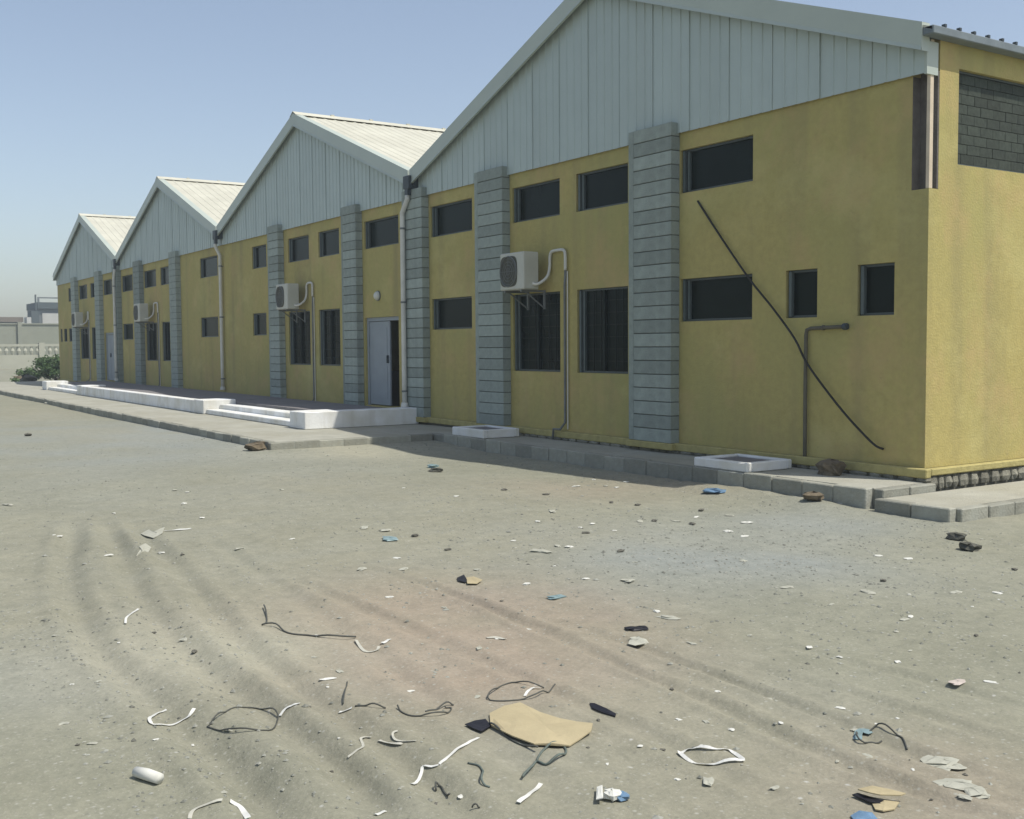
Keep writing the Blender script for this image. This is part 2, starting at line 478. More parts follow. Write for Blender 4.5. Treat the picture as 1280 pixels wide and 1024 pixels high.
pale = np.clip((blob(420, 560, 2.0) + blob(220, 820, 0.9)) * (0.3 + wn1) + 0.3 * (wn3 - 0.45), 0, 1)
rgba = np.stack([red, grav, pale, np.ones_like(red)], -1)
at_ = gm.color_attributes.new('soil', 'FLOAT_COLOR', 'POINT')
at_.data.foreach_set('color', rgba.ravel().astype(np.float32))

def ground_mat():
    m = bpy.data.materials.new('dirt')
    m.use_nodes = True
    nt = m.node_tree; N, L = nt.nodes, nt.links
    b = N['Principled BSDF']
    b.inputs['Roughness'].default_value = 0.97
    b.inputs['Specular IOR Level'].default_value = 0.1
    tc = N.new('ShaderNodeTexCoord')
    def noise(s, d=6, r=0.6):
        n = N.new('ShaderNodeTexNoise'); n.inputs['Scale'].default_value = s; n.inputs['Detail'].default_value = d
        n.inputs['Roughness'].default_value = r
        L.new(tc.outputs['Object'], n.inputs['Vector']); return n.outputs['Fac']
    def ramp(f, p0, c0, p1, c1):
        r = N.new('ShaderNodeValToRGB'); e = r.color_ramp.elements
        e[0].position = p0; e[0].color = (*c0, 1); e[1].position = p1; e[1].color = (*c1, 1)
        L.new(f, r.inputs['Fac']); return r.outputs['Color']
    def mix(f, a, bb, mode='MIX'):
        x = N.new('ShaderNodeMix'); x.data_type = 'RGBA'; x.blend_type = mode
        if isinstance(f, float): x.inputs['Factor'].default_value = f
        else: L.new(f, x.inputs['Factor'])
        for i, s in ((6, a), (7, bb)):
            if isinstance(s, tuple): x.inputs[i].default_value = (*s, 1)
            else: L.new(s, x.inputs[i])
        return x.outputs[2]
    at = N.new('ShaderNodeAttribute'); at.attribute_name = 'soil'
    sp = N.new('ShaderNodeSeparateColor'); L.new(at.outputs['Color'], sp.inputs['Color'])
    c = ramp(noise(0.8, 8, 0.65), 0.3, (0.226, 0.226, 0.172), 0.7, (0.274, 0.272, 0.21))
    c = mix(sp.outputs['Red'], c, (0.30, 0.246, 0.188))
    c = mix(sp.outputs['Green'], c, (0.25, 0.268, 0.25))
    c = mix(sp.outputs['Blue'], c, (0.335, 0.325, 0.255))
    fine = ramp(noise(38, 6, 0.75), 0.35, (0.88, 0.88, 0.88), 0.65, (1.08, 1.08, 1.08))
    c = mix(1.0, c, fine, 'MULTIPLY')
    mid = ramp(noise(6, 6, 0.7), 0.3, (0.86, 0.87, 0.86), 0.7, (1.08, 1.07, 1.06))
    c = mix(1.0, c, mid, 'MULTIPLY')
    def fleck(scale, lo, hi, amt, colr, src, rnd):
        v = N.new('ShaderNodeTexVoronoi'); v.inputs['Scale'].default_value = scale; v.inputs['Randomness'].default_value = 1.0
        L.new(tc.outputs['Object'], v.inputs['Vector'])
        r_ = N.new('ShaderNodeMapRange'); r_.inputs['From Min'].default_value = hi; r_.inputs['From Max'].default_value = lo; r_.inputs['To Max'].default_value = amt
        L.new(v.outputs['Distance'], r_.inputs['Value'])
        sc = N.new('ShaderNodeSeparateColor'); L.new(v.outputs['Color'], sc.inputs['Color'])
        g = N.new('ShaderNodeMath'); g.operation = 'GREATER_THAN'; g.inputs[1].default_value = rnd; L.new(sc.outputs['Red'], g.inputs[0])
        m_ = N.new('ShaderNodeMath'); m_.operation = 'MULTIPLY'; L.new(r_.outputs['Result'], m_.inputs[0]); L.new(g.outputs[0], m_.inputs[1])
        return mix(m_.outputs[0], src, colr)
    c = fleck(26, 0.10, 0.30, 0.75, (0.36, 0.36, 0.31), c, 0.72)
    c = fleck(17, 0.08, 0.22, 0.45, (0.14, 0.14, 0.12), c, 0.84)
    c = fleck(60, 0.12, 0.35, 0.7, (0.33, 0.32, 0.27), c, 0.6)
    c = fleck(9, 0.04, 0.12, 0.9, (0.44, 0.44, 0.40), c, 0.82)
    L.new(c, b.inputs['Base Color'])
    b1 = N.new('ShaderNodeBump'); b1.inputs['Strength'].default_value = 0.36; b1.inputs['Distance'].default_value = 0.012
    L.new(noise(45, 8, 0.75), b1.inputs['Height'])
    b2 = N.new('ShaderNodeBump'); b2.inputs['Strength'].default_value = 0.35; b2.inputs['Distance'].default_value = 0.04
    L.new(noise(7, 6, 0.65), b2.inputs['Height'])
    L.new(b1.outputs['Normal'], b2.inputs['Normal'])
    L.new(b2.outputs['Normal'], b.inputs['Normal'])
    return m
gm.materials.append(ground_mat())
ground = bpy.data.objects.new('ground', gm)
col.objects.link(ground)
structure(ground)

# ------------------------------------------------------------------ pavements and kerbs
PZ = 0.30        # front pavement
SZ = 0.20        # lower pavement along the end wall
pv = MB()
pv.box(-10.40, 0.06, -1.02, 0.05, -0.1, PZ - 0.004)
pv.box(-54.0, -10.40, -4.37, 0.05, -0.1, PZ - 0.004)
pavement = structure(pv.build('pavement', 'concrete'))
sp_ = MB()
sp_.box(0.20, 1.12, -1.07, 30.0, -0.2, SZ - 0.004)
side_pavement = structure(sp_.build('side_pavement', 'concrete'))

def kerb_mesh(name, L_, T_, Hh):
    b = MB().box(-L_ / 2, L_ / 2, -T_ / 2, T_ / 2, 0, Hh, 0.012)
    me = bpy.data.meshes.new(name); me.from_pydata(b.v, [], b.f); me.validate(); fix_normals(me); me.materials.append(M['kerb']); return me
kmesh = kerb_mesh('kerb_stone', 0.489, 0.13, 0.45)
kmesh2 = kerb_mesh('kerb_stone', 0.489, 0.13, 0.42)
def kerb_run(parent, p0, p1, ztop, me, hh, jit=0.010):
    v = Vector((p1[0] - p0[0], p1[1] - p0[1], 0)); n = max(1, int(round(v.length / 0.5)))
    ang = math.atan2(v.y, v.x)
    for i in range(n):
        t = (i + 0.5) / n
        o = bpy.data.objects.new('kerb_stone', me); col.objects.link(o)
        o.parent = parent
        o.location = (p0[0] + v.x * t + random.uniform(-.4, .4) * jit, p0[1] + v.y * t + random.uniform(-1, 1) * jit, ztop - hh + random.uniform(-1, 1) * jit)
        o.rotation_euler = (random.uniform(-.012, .012), random.uniform(-.012, .012), ang + random.uniform(-.014, .014))
kerb_run(pavement, (0.06, -1.09), (-10.40, -1.09), PZ, kmesh, 0.45)
kerb_run(pavement, (-10.33, -1.20), (-10.33, -4.50), PZ, kmesh, 0.45)
kerb_run(pavement, (-10.40, -4.44), (-54.0, -4.44), PZ, kmesh, 0.45)
kerb_run(pavement, (0.125, -1.02), (0.125, -0.03), PZ - 0.005, kmesh, 0.45)
kerb_run(side_pavement, (0.20, -1.135), (1.19, -1.135), SZ, kmesh2, 0.42)
kerb_run(side_pavement, (1.19, -1.08), (1.19, 8.9), SZ, kmesh2, 0.42)

# ------------------------------------------------------------------ warehouse
W = 13.0
ZB, ZC, ZE, ZP = 0.46, 5.26, 5.80, 8.20
LEFT = -4 * W
DEPTH = 30.0
wh = thing('warehouse', (-26.0, 0.0, 0.30), 'long mustard yellow warehouse with four grey metal gables and grey block pilasters', 'warehouse')

UP = (4.34, 5.00); LO = (2.36, 3.02); TALL = (1.52, 2.98)
WIN = []   # x0, x1, z0, z1, style
def w(x0, x1, zz, style='plain'): WIN.append((x0, x1, zz[0], zz[1], style))
w(-4.46, -2.92, UP); w(-4.45, -2.92, LO)
w(-2.28, -1.72, LO, 'small'); w(-1.05, -0.48, LO, 'small')
w(-9.20, -7.65, UP); w(-7.16, -5.73, UP)
w(-9.20, -7.65, TALL, 'tall'); w(-7.14, -5.73, TALL, 'tall')
w(-12.40, -10.68, UP); w(-12.38, -10.72, LO)
w(-15.68, -13.90, UP)
w(-20.52, -19.06, UP); w(-18.43, -17.13, UP)
w(-20.56, -19.06, TALL, 'tall'); w(-18.47, -17.15, TALL, 'tall')
w(-23.36, -22.18, UP); w(-23.40, -22.28, LO)
w(-28.36, -26.54, UP); w(-28.40, -26.60, LO)
w(-35.40, -33.71, UP); w(-33.12, -32.00, UP)
w(-35.28, -33.72, TALL, 'tall'); w(-33.07, -32.05, TALL, 'tall')
w(-38.80, -37.10, UP); w(-38.80, -37.22, LO)
w(-42.05, -40.50, UP)
w(-46.95, -45.24, UP); w(-44.59, -43.64, UP)
w(-46.90, -45.22, TALL, 'tall'); w(-44.57, -43.72, TALL, 'tall')
w(-49.40, -48.56, UP); w(-49.50, -48.75, LO, 'small'); w(-50.70, -49.96, LO, 'small'); w(-51.55, -51.10, LO, 'small')
DOORS = [(-15.70, -13.95, 0.60, 2.70), (-42.03, -40.45, 0.60, 2.70)]
holes = [(a, b, c, d) for a, b, c, d, _ in WIN] + DOORS

def wall_with_holes(u0, u1, z0, z1, hs, thick, P):
    """P(u, depth, z) -> point; real openings with reveals"""
    b = MB()
    us = sorted(set([u0, u1] + [h[0] for h in hs] + [h[1] for h in hs]))
    zs = sorted(set([z0, z1] + [h[2] for h in hs] + [h[3] for h in hs]))
    for i in range(len(us) - 1):
        zrun = None
        for j in range(len(zs) - 1):
            cu, cz = (us[i] + us[i + 1]) / 2, (zs[j] + zs[j + 1]) / 2
            solid = not any(h[0] < cu < h[1] and h[2] < cz < h[3] for h in hs)
            if solid:
                if zrun is None: zrun = [zs[j], zs[j + 1]]
                else: zrun[1] = zs[j + 1]
            if (not solid or j == len(zs) - 2) and zrun is not None:
                for d in (0, thick):
                    b.quad(P(us[i], d, zrun[0]), P(us[i + 1], d, zrun[0]), P(us[i + 1], d, zrun[1]), P(us[i], d, zrun[1]))
                zrun = None
    for h in hs + [(u0, u1, z0, z1)]:
        b.quad(P(h[0], 0, h[2]), P(h[0], thick, h[2]), P(h[0], thick, h[3]), P(h[0], 0, h[3]))
        b.quad(P(h[1], 0, h[2]), P(h[1], thick, h[2]), P(h[1], thick, h[3]), P(h[1], 0, h[3]))
        b.quad(P(h[0], 0, h[2]), P(h[1], 0, h[2]), P(h[1], thick, h[2]), P(h[0], thick, h[2]))
        b.quad(P(h[0], 0, h[3]), P(h[1], 0, h[3]), P(h[1], thick, h[3]), P(h[0], thick, h[3]))
    return b
front = wall_with_holes(LEFT, -0.25, ZB, 5.40, holes, 0.30, lambda u, d, z: (u, d, z))
front.box(-0.25, 0.0, 0.0, 0.18, ZB, 3.88)
front.build('front_wall', 'plaster', wh)
EWIN = (0.56, 3.30, 4.21, 5.38)
endw = wall_with_holes(0.18, DEPTH, ZB, 5.74, [EWIN], 0.25, lambda u, d, z: (-d, u, z))
endw.build('end_wall', 'plaster', wh)
bk = MB().box(LEFT, 0, DEPTH, DEPTH + 0.3, ZB, 5.74)
bk.box(LEFT + 0.001, LEFT + 0.30, 0.30, DEPTH, ZB, 5.74)
bk.build('rear_wall', 'plaster', wh)
# dark floor inside
MB().box(LEFT + 0.3, -0.3, 0.32, DEPTH, 0.3, 0.52).build('floor_slab', 'deck', wh)
# corner recess: bare concrete and a cream steel post
MB().box(-0.245, -0.002, 0.150, 0.178, 3.885, 5.30).build('bare_corner', 'bare', wh)
MB().box(-0.2495, -0.243, 0.004, 0.149, 3.885, 5.258).build('bare_corner', 'bare', wh)
cr = MB().box(-0.055, -0.008, 0.012, 0.075, 3.885, 5.66)
cr.build('corner_post', 'steel_cream', wh)

# ledge and rubble plinth
lg = MB()
lg.box(LEFT - 0.10, 0.10, -0.11, 0.0, 0.345, ZB, 0.012)
lg.box(0.0, 0.10, 0.002, DEPTH, 0.372, ZB - 0.002, 0.012)
for a, b_ in ((-5.56, -4.43), (-10.37, -9.23), (-13.46, -12.42)):
    lg.box(a, b_, -0.20, -0.10, 0.349, ZB - 0.004, 0.01)
lg.build('ledge', 'ledge', wh)
pl = MB()
pl.box(LEFT - 0.04, 0.03, -0.04, 0.2, 0.0, 0.37)
pl.box(-0.2, 0.03, 0.2, DEPTH, 0.0, 0.371)
plinth = pl.build('plinth', 'mortar', wh)
def lump(seed, sx, sy, sz, n=10, m=6, rough=0.18):
    r = random.Random(seed); b = MB()
    for j in range(m + 1):
        th = math.pi * j / m
        for i in range(n):
            ph = 2 * math.pi * i / n
            k = 1 + r.uniform(-rough, rough)
            s = lambda v: math.copysign(abs(v) ** 0.7, v)
            b.v.append((sx * k * s(math.sin(th) * math.cos(ph)), sy * k * s(math.sin(th) * math.sin(ph)), sz * (1 + r.uniform(-rough, rough) * 0.6) * s(math.cos(th))))
    for j in range(m):
        for i in range(n):
            a = j * n + i; c = j * n + (i + 1) % n
            b.f.append((a, c, c + n, a + n))
    return b
smeshes = []
for k in range(5):
    b = lump(100 + k, 0.5, 0.5, 0.5, 8, 4, 0.14)
    me = bpy.data.meshes.new('stone'); me.from_pydata(b.v, [], b.f); me.validate(); fix_normals(me); me.materials.append(M['stone'])
    smeshes.append(me)
def stones(u0, u1, zlo, zhi, place, wmin=0.11, wmax=0.24):
    u = u0
    while u < u1:
        wd = random.uniform(wmin, wmax)
        hgt = (zhi - zlo) * random.uniform(0.85, 1.08)
        o = bpy.data.objects.new('stone', random.choice(smeshes)); col.objects.link(o); o.parent = plinth
        p = place(u + wd / 2)
        r0 = ROOT[plinth.name]
        o.location = (p[0] - r0.x, p[1] - r0.y, zlo + hgt / 2 - r0.z)
        if place(1)[0] != place(0)[0]: o.scale = (wd * 1.02, 0.15, hgt)
        else: o.scale = (0.15, wd * 1.02, hgt)
        o.rotation_euler = (0, 0, 0)
        u += wd
stones(-0.02, 5.2, 0.19, 0.375, lambda u: (0.03, u, 0))
stones(-9.0, 0.10, 0.27, 0.375, lambda u: (u, -0.04, 0), 0.16, 0.36)

# pilasters: grey block courses
PIL = [(-5.51, -4.47, 1), (-10.31, -9.28, 1), (-13.41, -12.48, 1), (-16.64, -15.79, 1), (-21.65, -20.83, 1),
       (-31.40, -30.59, 0), (-36.35, -35.45, 0), (-39.65, -38.93, 0), (-43.00, -42.15, 0), (-47.95, -47.10, 0)]
PT = 5.44
ncourse = 23
ch_ = (PT - ZB) / ncourse
for x0, x1, near in PIL:
    core = MB().box(x0 + 0.02, x1 - 0.014, -0.155, 0.02, ZB, PT - 0.02)
    zt = PT + random.uniform(-.02, .02)
    wd = x1 - x0
    if near:
        p = core.build('pilaster', 'joint', wh)
        es = 0.13 * wd
        st = MB()
        st.box(x0, x0 + es - 0.012, -0.172, -0.10, ZB, PT - 0.015, 0.006)
        st.build('edge_strip', 'block', p)
        bm_ = MB().box(x0 + es, x1, -0.182, 0.0, 0.0, ch_ - 0.014, 0.005)
        for c_ in range(ncourse):
            if c_ == 0:
                ob = bm_.build('block', 'block', p)
                first = ob; ob.location.z = ZB
            else:
                ob = first.copy(); col.objects.link(ob); ob.parent = p
                ob.location.z = ZB + c_ * ch_
            ob.location.y = random.uniform(-0.002, 0.002)
            ob.location.x = random.uniform(-0.003, 0.003)
    else:
        p = core.build('pilaster', 'joint', wh)
        far_b = MB()
        for c_ in range(ncourse):
            far_b.box(x0, x1, -0.18, 0.0, ZB + c_ * ch_, ZB + (c_ + 1) * ch_ - 0.014)
        far_b.build('block_courses', 'block', p)

# windows
def window(x0, x1, z0, z1, style):
    fr = MB()
    y0, y1 = 0.055, 0.115
    t = 0.035
    fr.box(x0 + .002, x0 + t, y0, y1, z0 + .002, z1 - .002); fr.box(x1 - t, x1 - .002, y0, y1, z0 + .002, z1 - .002)
    fr.box(x0 + t, x1 - t, y0, y1, z0 + .002, z0 + t); fr.box(x0 + t, x1 - t, y0, y1, z1 - t, z1 - .002)
    f = fr.build('window', 'alu', wh)
    MB().box(x0 + t, x1 - t, y0 + 0.04, y0 + 0.05, z0 + t, z1 - t).build('pane', 'glass', f)
    st = MB()
    st.box(x0 + t + .004, x0 + t + 0.05, y0 - 0.035, y0 + 0.02, z0 + .02, z1 - .02)
    if style != 'small':
        st.box(x0 + t + 0.09, x0 + t + 0.13, y0 - 0.012, y0 + 0.03, z0 + t, z1 - t)
    st.build('stile', 'reveal', f)
    gr = MB()
    wd, hg = x1 - x0, z1 - z0
    nx = max(2, int(wd / 0.2)); nz = max(2, int(hg / 0.2))
    for i in range(1, nx):
        x = x0 + wd * i / nx; gr.box(x - .004, x + .004, y0 + .008, y0 + .02, z0 + t, z1 - t)
    for j in range(1, nz):
        z = z0 + hg * j / nz; gr.box(x0 + t, x1 - t, y0 + .021, y0 + .033, z - .004, z + .004)
    if style == 'tall':
        xm = (x0 + x1) / 2
        gr.box(xm - .025, xm + .025, y0 - .01, y0 + .034, z0 + t, z1 - t)
    if style == 'tall': gr.build('grille', 'mesh', f)
for a in WIN: window(*a)

# big louvred opening in the end wall
lv = MB()
u0, u1, z0, z1 = EWIN
t = 0.03
for a in (u0, u1 - t): lv.box(-0.14, -0.06, a + .002, a + t - .002, z0 + .002, z1 - .002)
for a in (z0, z1 - t): lv.box(-0.14, -0.06, u0 + t, u1 - t, a + .002, a + t - .002)
lw = lv.build('window', 'alu', wh); lw['label'] = 'wide opening filled with dark green grey vent blocks'
MB().box(-0.16, -0.15, u0 + t, u1 - t, z0 + t, z1 - t).build('pane', 'glass', lw)
nrow = 9
bz = (z1 - z0 - 2 * t) / nrow
for i in range(nrow):
    u = u0 + t + (0 if i % 2 else -0.13)
    while u < u1 - t - .02:
        a, b_ = max(u, u0 + t), min(u + .27, u1 - t)
        if b_ - a > .03:
            dd = random.uniform(0, .004)
            MB().box(-0.14, -0.075 - dd, a + .002, b_ - .002, z0 + t + i * bz + .003, z0 + t + (i + 1) * bz - .003, 0.003).build('vent_block', 'louvre', lw)
        u += .27
# doors
for k, (x0, x1, z0, z1) in enumerate(DOORS):
    fr = MB(); t = 0.09
    fr.box(x0 + .002, x0 + t, 0.05, 0.15, z0, z1 - .002); fr.box(x1 - t, x1 - .002, 0.05, 0.15, z0, z1 - .002)
    fr.box(x0 + t, x1 - t, 0.05, 0.15, z1 - t, z1 - .002)
    d = fr.build('door', 'door', wh)
    xm = x0 + (x1 - x0) * (0.66 if k == 0 else 0.55)
    lf = MB().box(x0 + t + .01, xm, 0.07, 0.115, z0 + .02, z1 - t - .01, 0.006)
    for zz in ((z0 + .18, z0 + .95), (z0 + 1.1, z1 - .25)):
        lf.box(x0 + t + .14, xm - .13, 0.062, 0.0695, *zz)
    leaf = lf.build('leaf', 'door', d)
    hd = MB().box(xm - .09, xm - .06, 0.02, 0.068, z0 + 1.02, z0 + 1.2)
    hd.build('handle', 'dark_metal', d)
    if k == 0:   # right leaf stands open into the dark hall
        MB().box(x1 - t - .05, x1 - t - .01, 0.16, 0.85, z0 + .02, z1 - t - .01).build('leaf', 'door', d)
    else:
        MB().box(xm + .01, x1 - t - .01, 0.07, 0.115, z0 + .02, z1 - t - .01, 0.006).build('leaf', 'door', d)

# gable cladding, fascia, roofs
YC = -0.045
PW = 0.845
RB = 0.30         # fascia depth
def roof_z(x, k):   # height of the roof line of gable k at x
    xm = -W * (k + 0.5)
    return ZP - (ZP - ZE) * abs(x - xm) / (W / 2)
for k in range(4):
    xa, xb = -W * (k + 1), -W * k
    xm = (xa + xb) / 2
    gb = MB()
    gb.poly([(xa + .02, 0.01, ZC + .03), (xb - .02, 0.01, ZC + .03), (xb - .02, 0.01, ZE - .08), (xm, 0.01, ZP - .1), (xa + .02, 0.01, ZE - .08)])
    gb.poly([(xa + .02, 0.05, ZC + .03), (xb - .02, 0.05, ZC + .03), (xb - .02, 0.05, ZE - .08), (xm, 0.05, ZP - .1), (xa + .02, 0.05, ZE - .08)])
    g = gb.build('gable_cladding', 'clad', wh)
    # panels: sheets with ribs, each its own mesh
    off = -0.82 if k == 0 else -0.82 - random.uniform(0, .8)
    edges = [xb - .012]
    e = xb + off
    while e > xa + 0.2:
        edges.append(e); e -= PW
    edges.append(xa + .012)
    for i in range(len(edges) - 1):
        b0, a0 = edges[i] - 0.0015, edges[i + 1] + 0.0015
        pm = MB()
        wpan = b0 - a0
        # profile across: raised seam at the right edge and three shallow ribs
        prof = [(a0, 0.0)]
        nrib = max(1, int(round(wpan / 0.21)))
        for r_ in range(1, nrib):
            xc = a0 + wpan * r_ / nrib
            prof += [(xc - .022, 0.0), (xc - .012, -.013), (xc + .012, -.013), (xc + .022, 0.0)]
        prof += [(b0 - .035, 0.0), (b0 - .028, -.016), (b0 - .001, -.016), (b0, 0.006)]
        dy = random.uniform(-.004, .004)
        if a0 < xm < b0:
            prof = sorted(prof + [(xm, 0.0)], key=lambda q: q[0]) if all(abs(q[0] - xm) > .02 for q in prof) else prof
        for (p0, q0), (p1, q1) in zip(prof[:-1], prof[1:]):
            zb0 = ZC + random.uniform(0, .001)
            pm.quad((p0, YC + q0 + dy, zb0), (p1, YC + q1 + dy, zb0), (p1, YC + q1 + dy, roof_z(p1, k) - .06), (p0, YC + q0 + dy, roof_z(p0, k) - .06))
        pm.build('cladding_panel', 'clad', g)
    for s in (-1, 1):
        xe = xm + s * W / 2
        ya, yb = YC - 0.16, YC - 0.03
        fz = lambda x: roof_z(x, k)
        xl = xe + (0.0 if not (k == 0 and s == 1) else 0.02)
        if k > 0 or s == -1: xl = xe - s * 0.04
        fb = MB()
        # main face, folded lower lip, top return
        A = [(xm, fz(xm)), (xl, fz(xl))]
        f0 = lambda x, y, dz: (x, y, fz(x) + dz)
        fb.quad(f0(xm, ya, 0.035), f0(xl, ya, 0.035), f0(xl, ya, -RB + .05), f0(xm, ya, -RB + .05))
        fb.quad(f0(xm, ya, -RB + .05), f0(xl, ya, -RB + .05), f0(xl, ya - .018, -RB), f0(xm, ya - .018, -RB))
        fb.quad(f0(xm, ya - .018, -RB), f0(xl, ya - .018, -RB), f0(xl, ya + .03, -RB), f0(xm, ya + .03, -RB))
        fb.quad(f0(xm, ya, 0.035), f0(xl, ya, 0.035), f0(xl, ya + 0.20, 0.045), f0(xm, ya + 0.20, 0.045))
        fb.quad(f0(xl, ya, 0.035), f0(xl, ya, -RB), f0(xl, ya + .15, -RB), f0(xl, ya + .15, 0.035))
        fb.build('fascia', 'fascia', wh)
        # roof slope with trapezoid ribs
        rs = MB()
        pts = []
        y = ya + 0.015
        while y < DEPTH + 0.3:
            pts += [(y, 0.0), (y + .19, 0.0), (y + .215, 0.015), (y + .265, 0.015)]
            y += 0.29
        n0 = 0
        xr = xe + (0.15 if (k == 0 and s == 1) or (k == 3 and s == -1) else 0.0) * s - (0.06 * s if not ((k == 0 and s == 1) or (k == 3 and s == -1)) else 0)
        zlow = fz(xe) - (ZP - ZE) / (W / 2) * (abs(xr - xm) - W / 2)
        for (yy, q) in pts:
            rs.v += [(xm, yy, ZP + q), (xr, yy, zlow + q), (xm, yy, ZP - .03), (xr, yy, zlow - .03)]
        for i in range(len(pts) - 1):
            a = i * 4; c = a + 4
            rs.f += [(a, a + 1, c + 1, c), (a + 2, c + 2, c + 3, a + 3), (a + 1, a + 3, c + 3, c + 1)]
        rs.f.append((0, 2, 3, 1)); c = (len(pts) - 1) * 4; rs.f.append((c, c + 1, c + 3, c + 2))
        rs.build('roof', 'roof', wh)
    rc = MB()
    yy = YC - .165
    while yy < DEPTH:
        ln = 1.16
        rc.poly([(xm - .22, yy, ZP - .035), (xm, yy, ZP + .085), (xm, yy + ln, ZP + .085), (xm - .22, yy + ln, ZP - .035)])
        rc.poly([(xm + .22, yy, ZP - .035), (xm, yy, ZP + .0851), (xm, yy + ln, ZP + .0851), (xm + .22, yy + ln, ZP - .035)])
        rc.box(xm - .03, xm + .03, yy + ln - .06, yy + ln + .04, ZP + .07, ZP + .11)
        yy += ln
    rc.build('ridge_cap', 'roof', wh)

# gutter along the end wall eave, rafters' cover strip
gt = MB()
gt.box(0.0, 0.17, -0.19, DEPTH, 5.665, 5.765, 0.01)
gt.build('gutter', 'gutter', wh)
MB().box(-0.035, 0.004, YC - .03, 0.14, ZC - .02, 5.63).build('corner_flashing', 'fascia', wh)
rn = MB()
y = YC - .16 + .015
while y < 12:
    rn.box(0.12, 0.168, y + .22, y + .258, 5.767, 5.802)
    y += 0.29
rn = rn.build('rib_closure', 'dark_metal', wh); rn['kind'] = 'stuff'
MB().box(-0.25, -0.004, 0.15, DEPTH, 5.745, 5.80).build('wall_plate', 'dark_metal', wh)
for k in (1, 2, 3):
    xv = -W * k
    hb = MB()
    hb.box(xv - .16, xv + .16, -0.16, DEPTH, ZE - 0.34, ZE - 0.30)
    for s in (-1, 1): hb.box(xv + s * .15 - .012, xv + s * .15 + .012, -0.16, DEPTH, ZE - 0.30, ZE - 0.02)
    hb.box(xv - .13, xv + .13, -0.28, -0.16, ZE - .36, ZE - .08, 0.01)
    hb.box(xv - .07, xv + .07, -0.27, -0.18, ZE - .50, ZE - .36)
    hb.build('valley_gutter', 'dark_metal', wh)

def downpipe(x, y, ztop, zbot, xs, r=0.055):
    p = [(xs, -0.24, ztop), (xs, -0.24, ztop - .08), (x, y, ztop - .36), (x, y, ztop - .46)]
    n = 6
    for i in range(1, n + 1): p.append((x, y, ztop - .46 - (ztop - .46 - zbot) * i / n))
    d = MB().tube(p, r, 10).build('downpipe', 'pvc', wh, smooth=True)
    cl = MB()
    for zz in (ztop - .7, (ztop + zbot) / 2, zbot + .35):
        cl.tube([(x, y, zz - .02), (x, y, zz + .02)], r + .01, 10)
        cl.box(x - .015, x + .015, y, 0.0, zz - .014, zz + .014)
    cl.build('clamp', 'pvc_grey', d)
    sh = MB().tube([(x, y, zbot), (x, y, zbot + .1)], [r + .035, r + .015], 10).build('boot', 'pvc', d)
downpipe(-13.23, -0.25, ZE - .50, 0.66, -13.0)
downpipe(-26.02, -0.09, ZE - .50, 0.66, -26.0)
downpipe(-39.1, -0.26, ZE - .50, 0.66, -39.0)

# ------------------------------------------------------------------ terrace with steps
tr = thing('entrance_terrace', (-26.8, -1.4, PZ), 'low white painted entrance terrace with steps running along the shaded facade', 'terrace')
TZ = 0.63
YF = -2.78
MB().box(-13.25, -12.80, YF - .02, -0.13, PZ, TZ + .025, 0.012).build('return_wall', 'white_paint', tr)
wl = MB()
wl.box(-33.7, -20.30, YF, YF + 0.30, PZ, TZ, 0.012)
wl.build('edge_wall', 'white_paint', tr)
for a, b_ in ((-13.62, -13.25), (-20.30, -19.50), (-34.45, -33.70), (-41.2, -40.3)):
    MB().box(a, b_, YF - .02, YF + .85, PZ, TZ + .025, 0.014).build('pier', 'white_paint', tr)
for a, b_ in ((-19.50, -13.62), (-40.3, -34.45)):
    MB().box(a, b_, YF + .06, YF + .42, PZ, PZ + .12, 0.012).build('step', 'white_paint', tr)
    MB().box(a, b_, YF + .42, YF + .80, PZ, PZ + .235, 0.012).build('step', 'white_paint', tr)
dk = MB()
dk.box(-33.7, -20.30, YF + .30, -0.22, PZ, TZ - .03)
for a, b_ in ((-20.30, -13.25), (-41.2, -33.7)):
    dk.box(a, b_, YF + .85, -0.221, PZ, TZ - .034)
dk.build('deck', 'deck', tr)

# ------------------------------------------------------------------ inspection chambers on the pavement
def chamber(name, x0, x1, y0, y1, h, label):
    t_ = thing(name, ((x0 + x1) / 2, (y0 + y1) / 2, PZ), label, 'manhole')
    r = MB(); q = 0.10
    r.box(x0, x1, y0, y0 + q, PZ, PZ + h, 0.015); r.box(x0, x1, y1 - q, y1, PZ, PZ + h, 0.015)
    r.box(x0, x0 + q, y0 + q, y1 - q, PZ, PZ + h - .002, 0.012); r.box(x1 - q, x1, y0 + q, y1 - q, PZ, PZ + h - .002, 0.012)
    r.build('rim', 'white_paint', t_)
    MB().box(x0 + q, x1 - q, y0 + q, y1 - q, PZ, PZ + h - .03, 0.01).build('lid', 'deck', t_)
chamber('inspection_chamber', -9.75, -8.62, -1.06, -0.25, 0.16, 'white rimmed inspection chamber below the block pilaster beside the air conditioner')
chamber('inspection_chamber', -2.95, -1.92, -1.10, -0.24, 0.13, 'white rimmed inspection chamber on pavement by the brown rock')

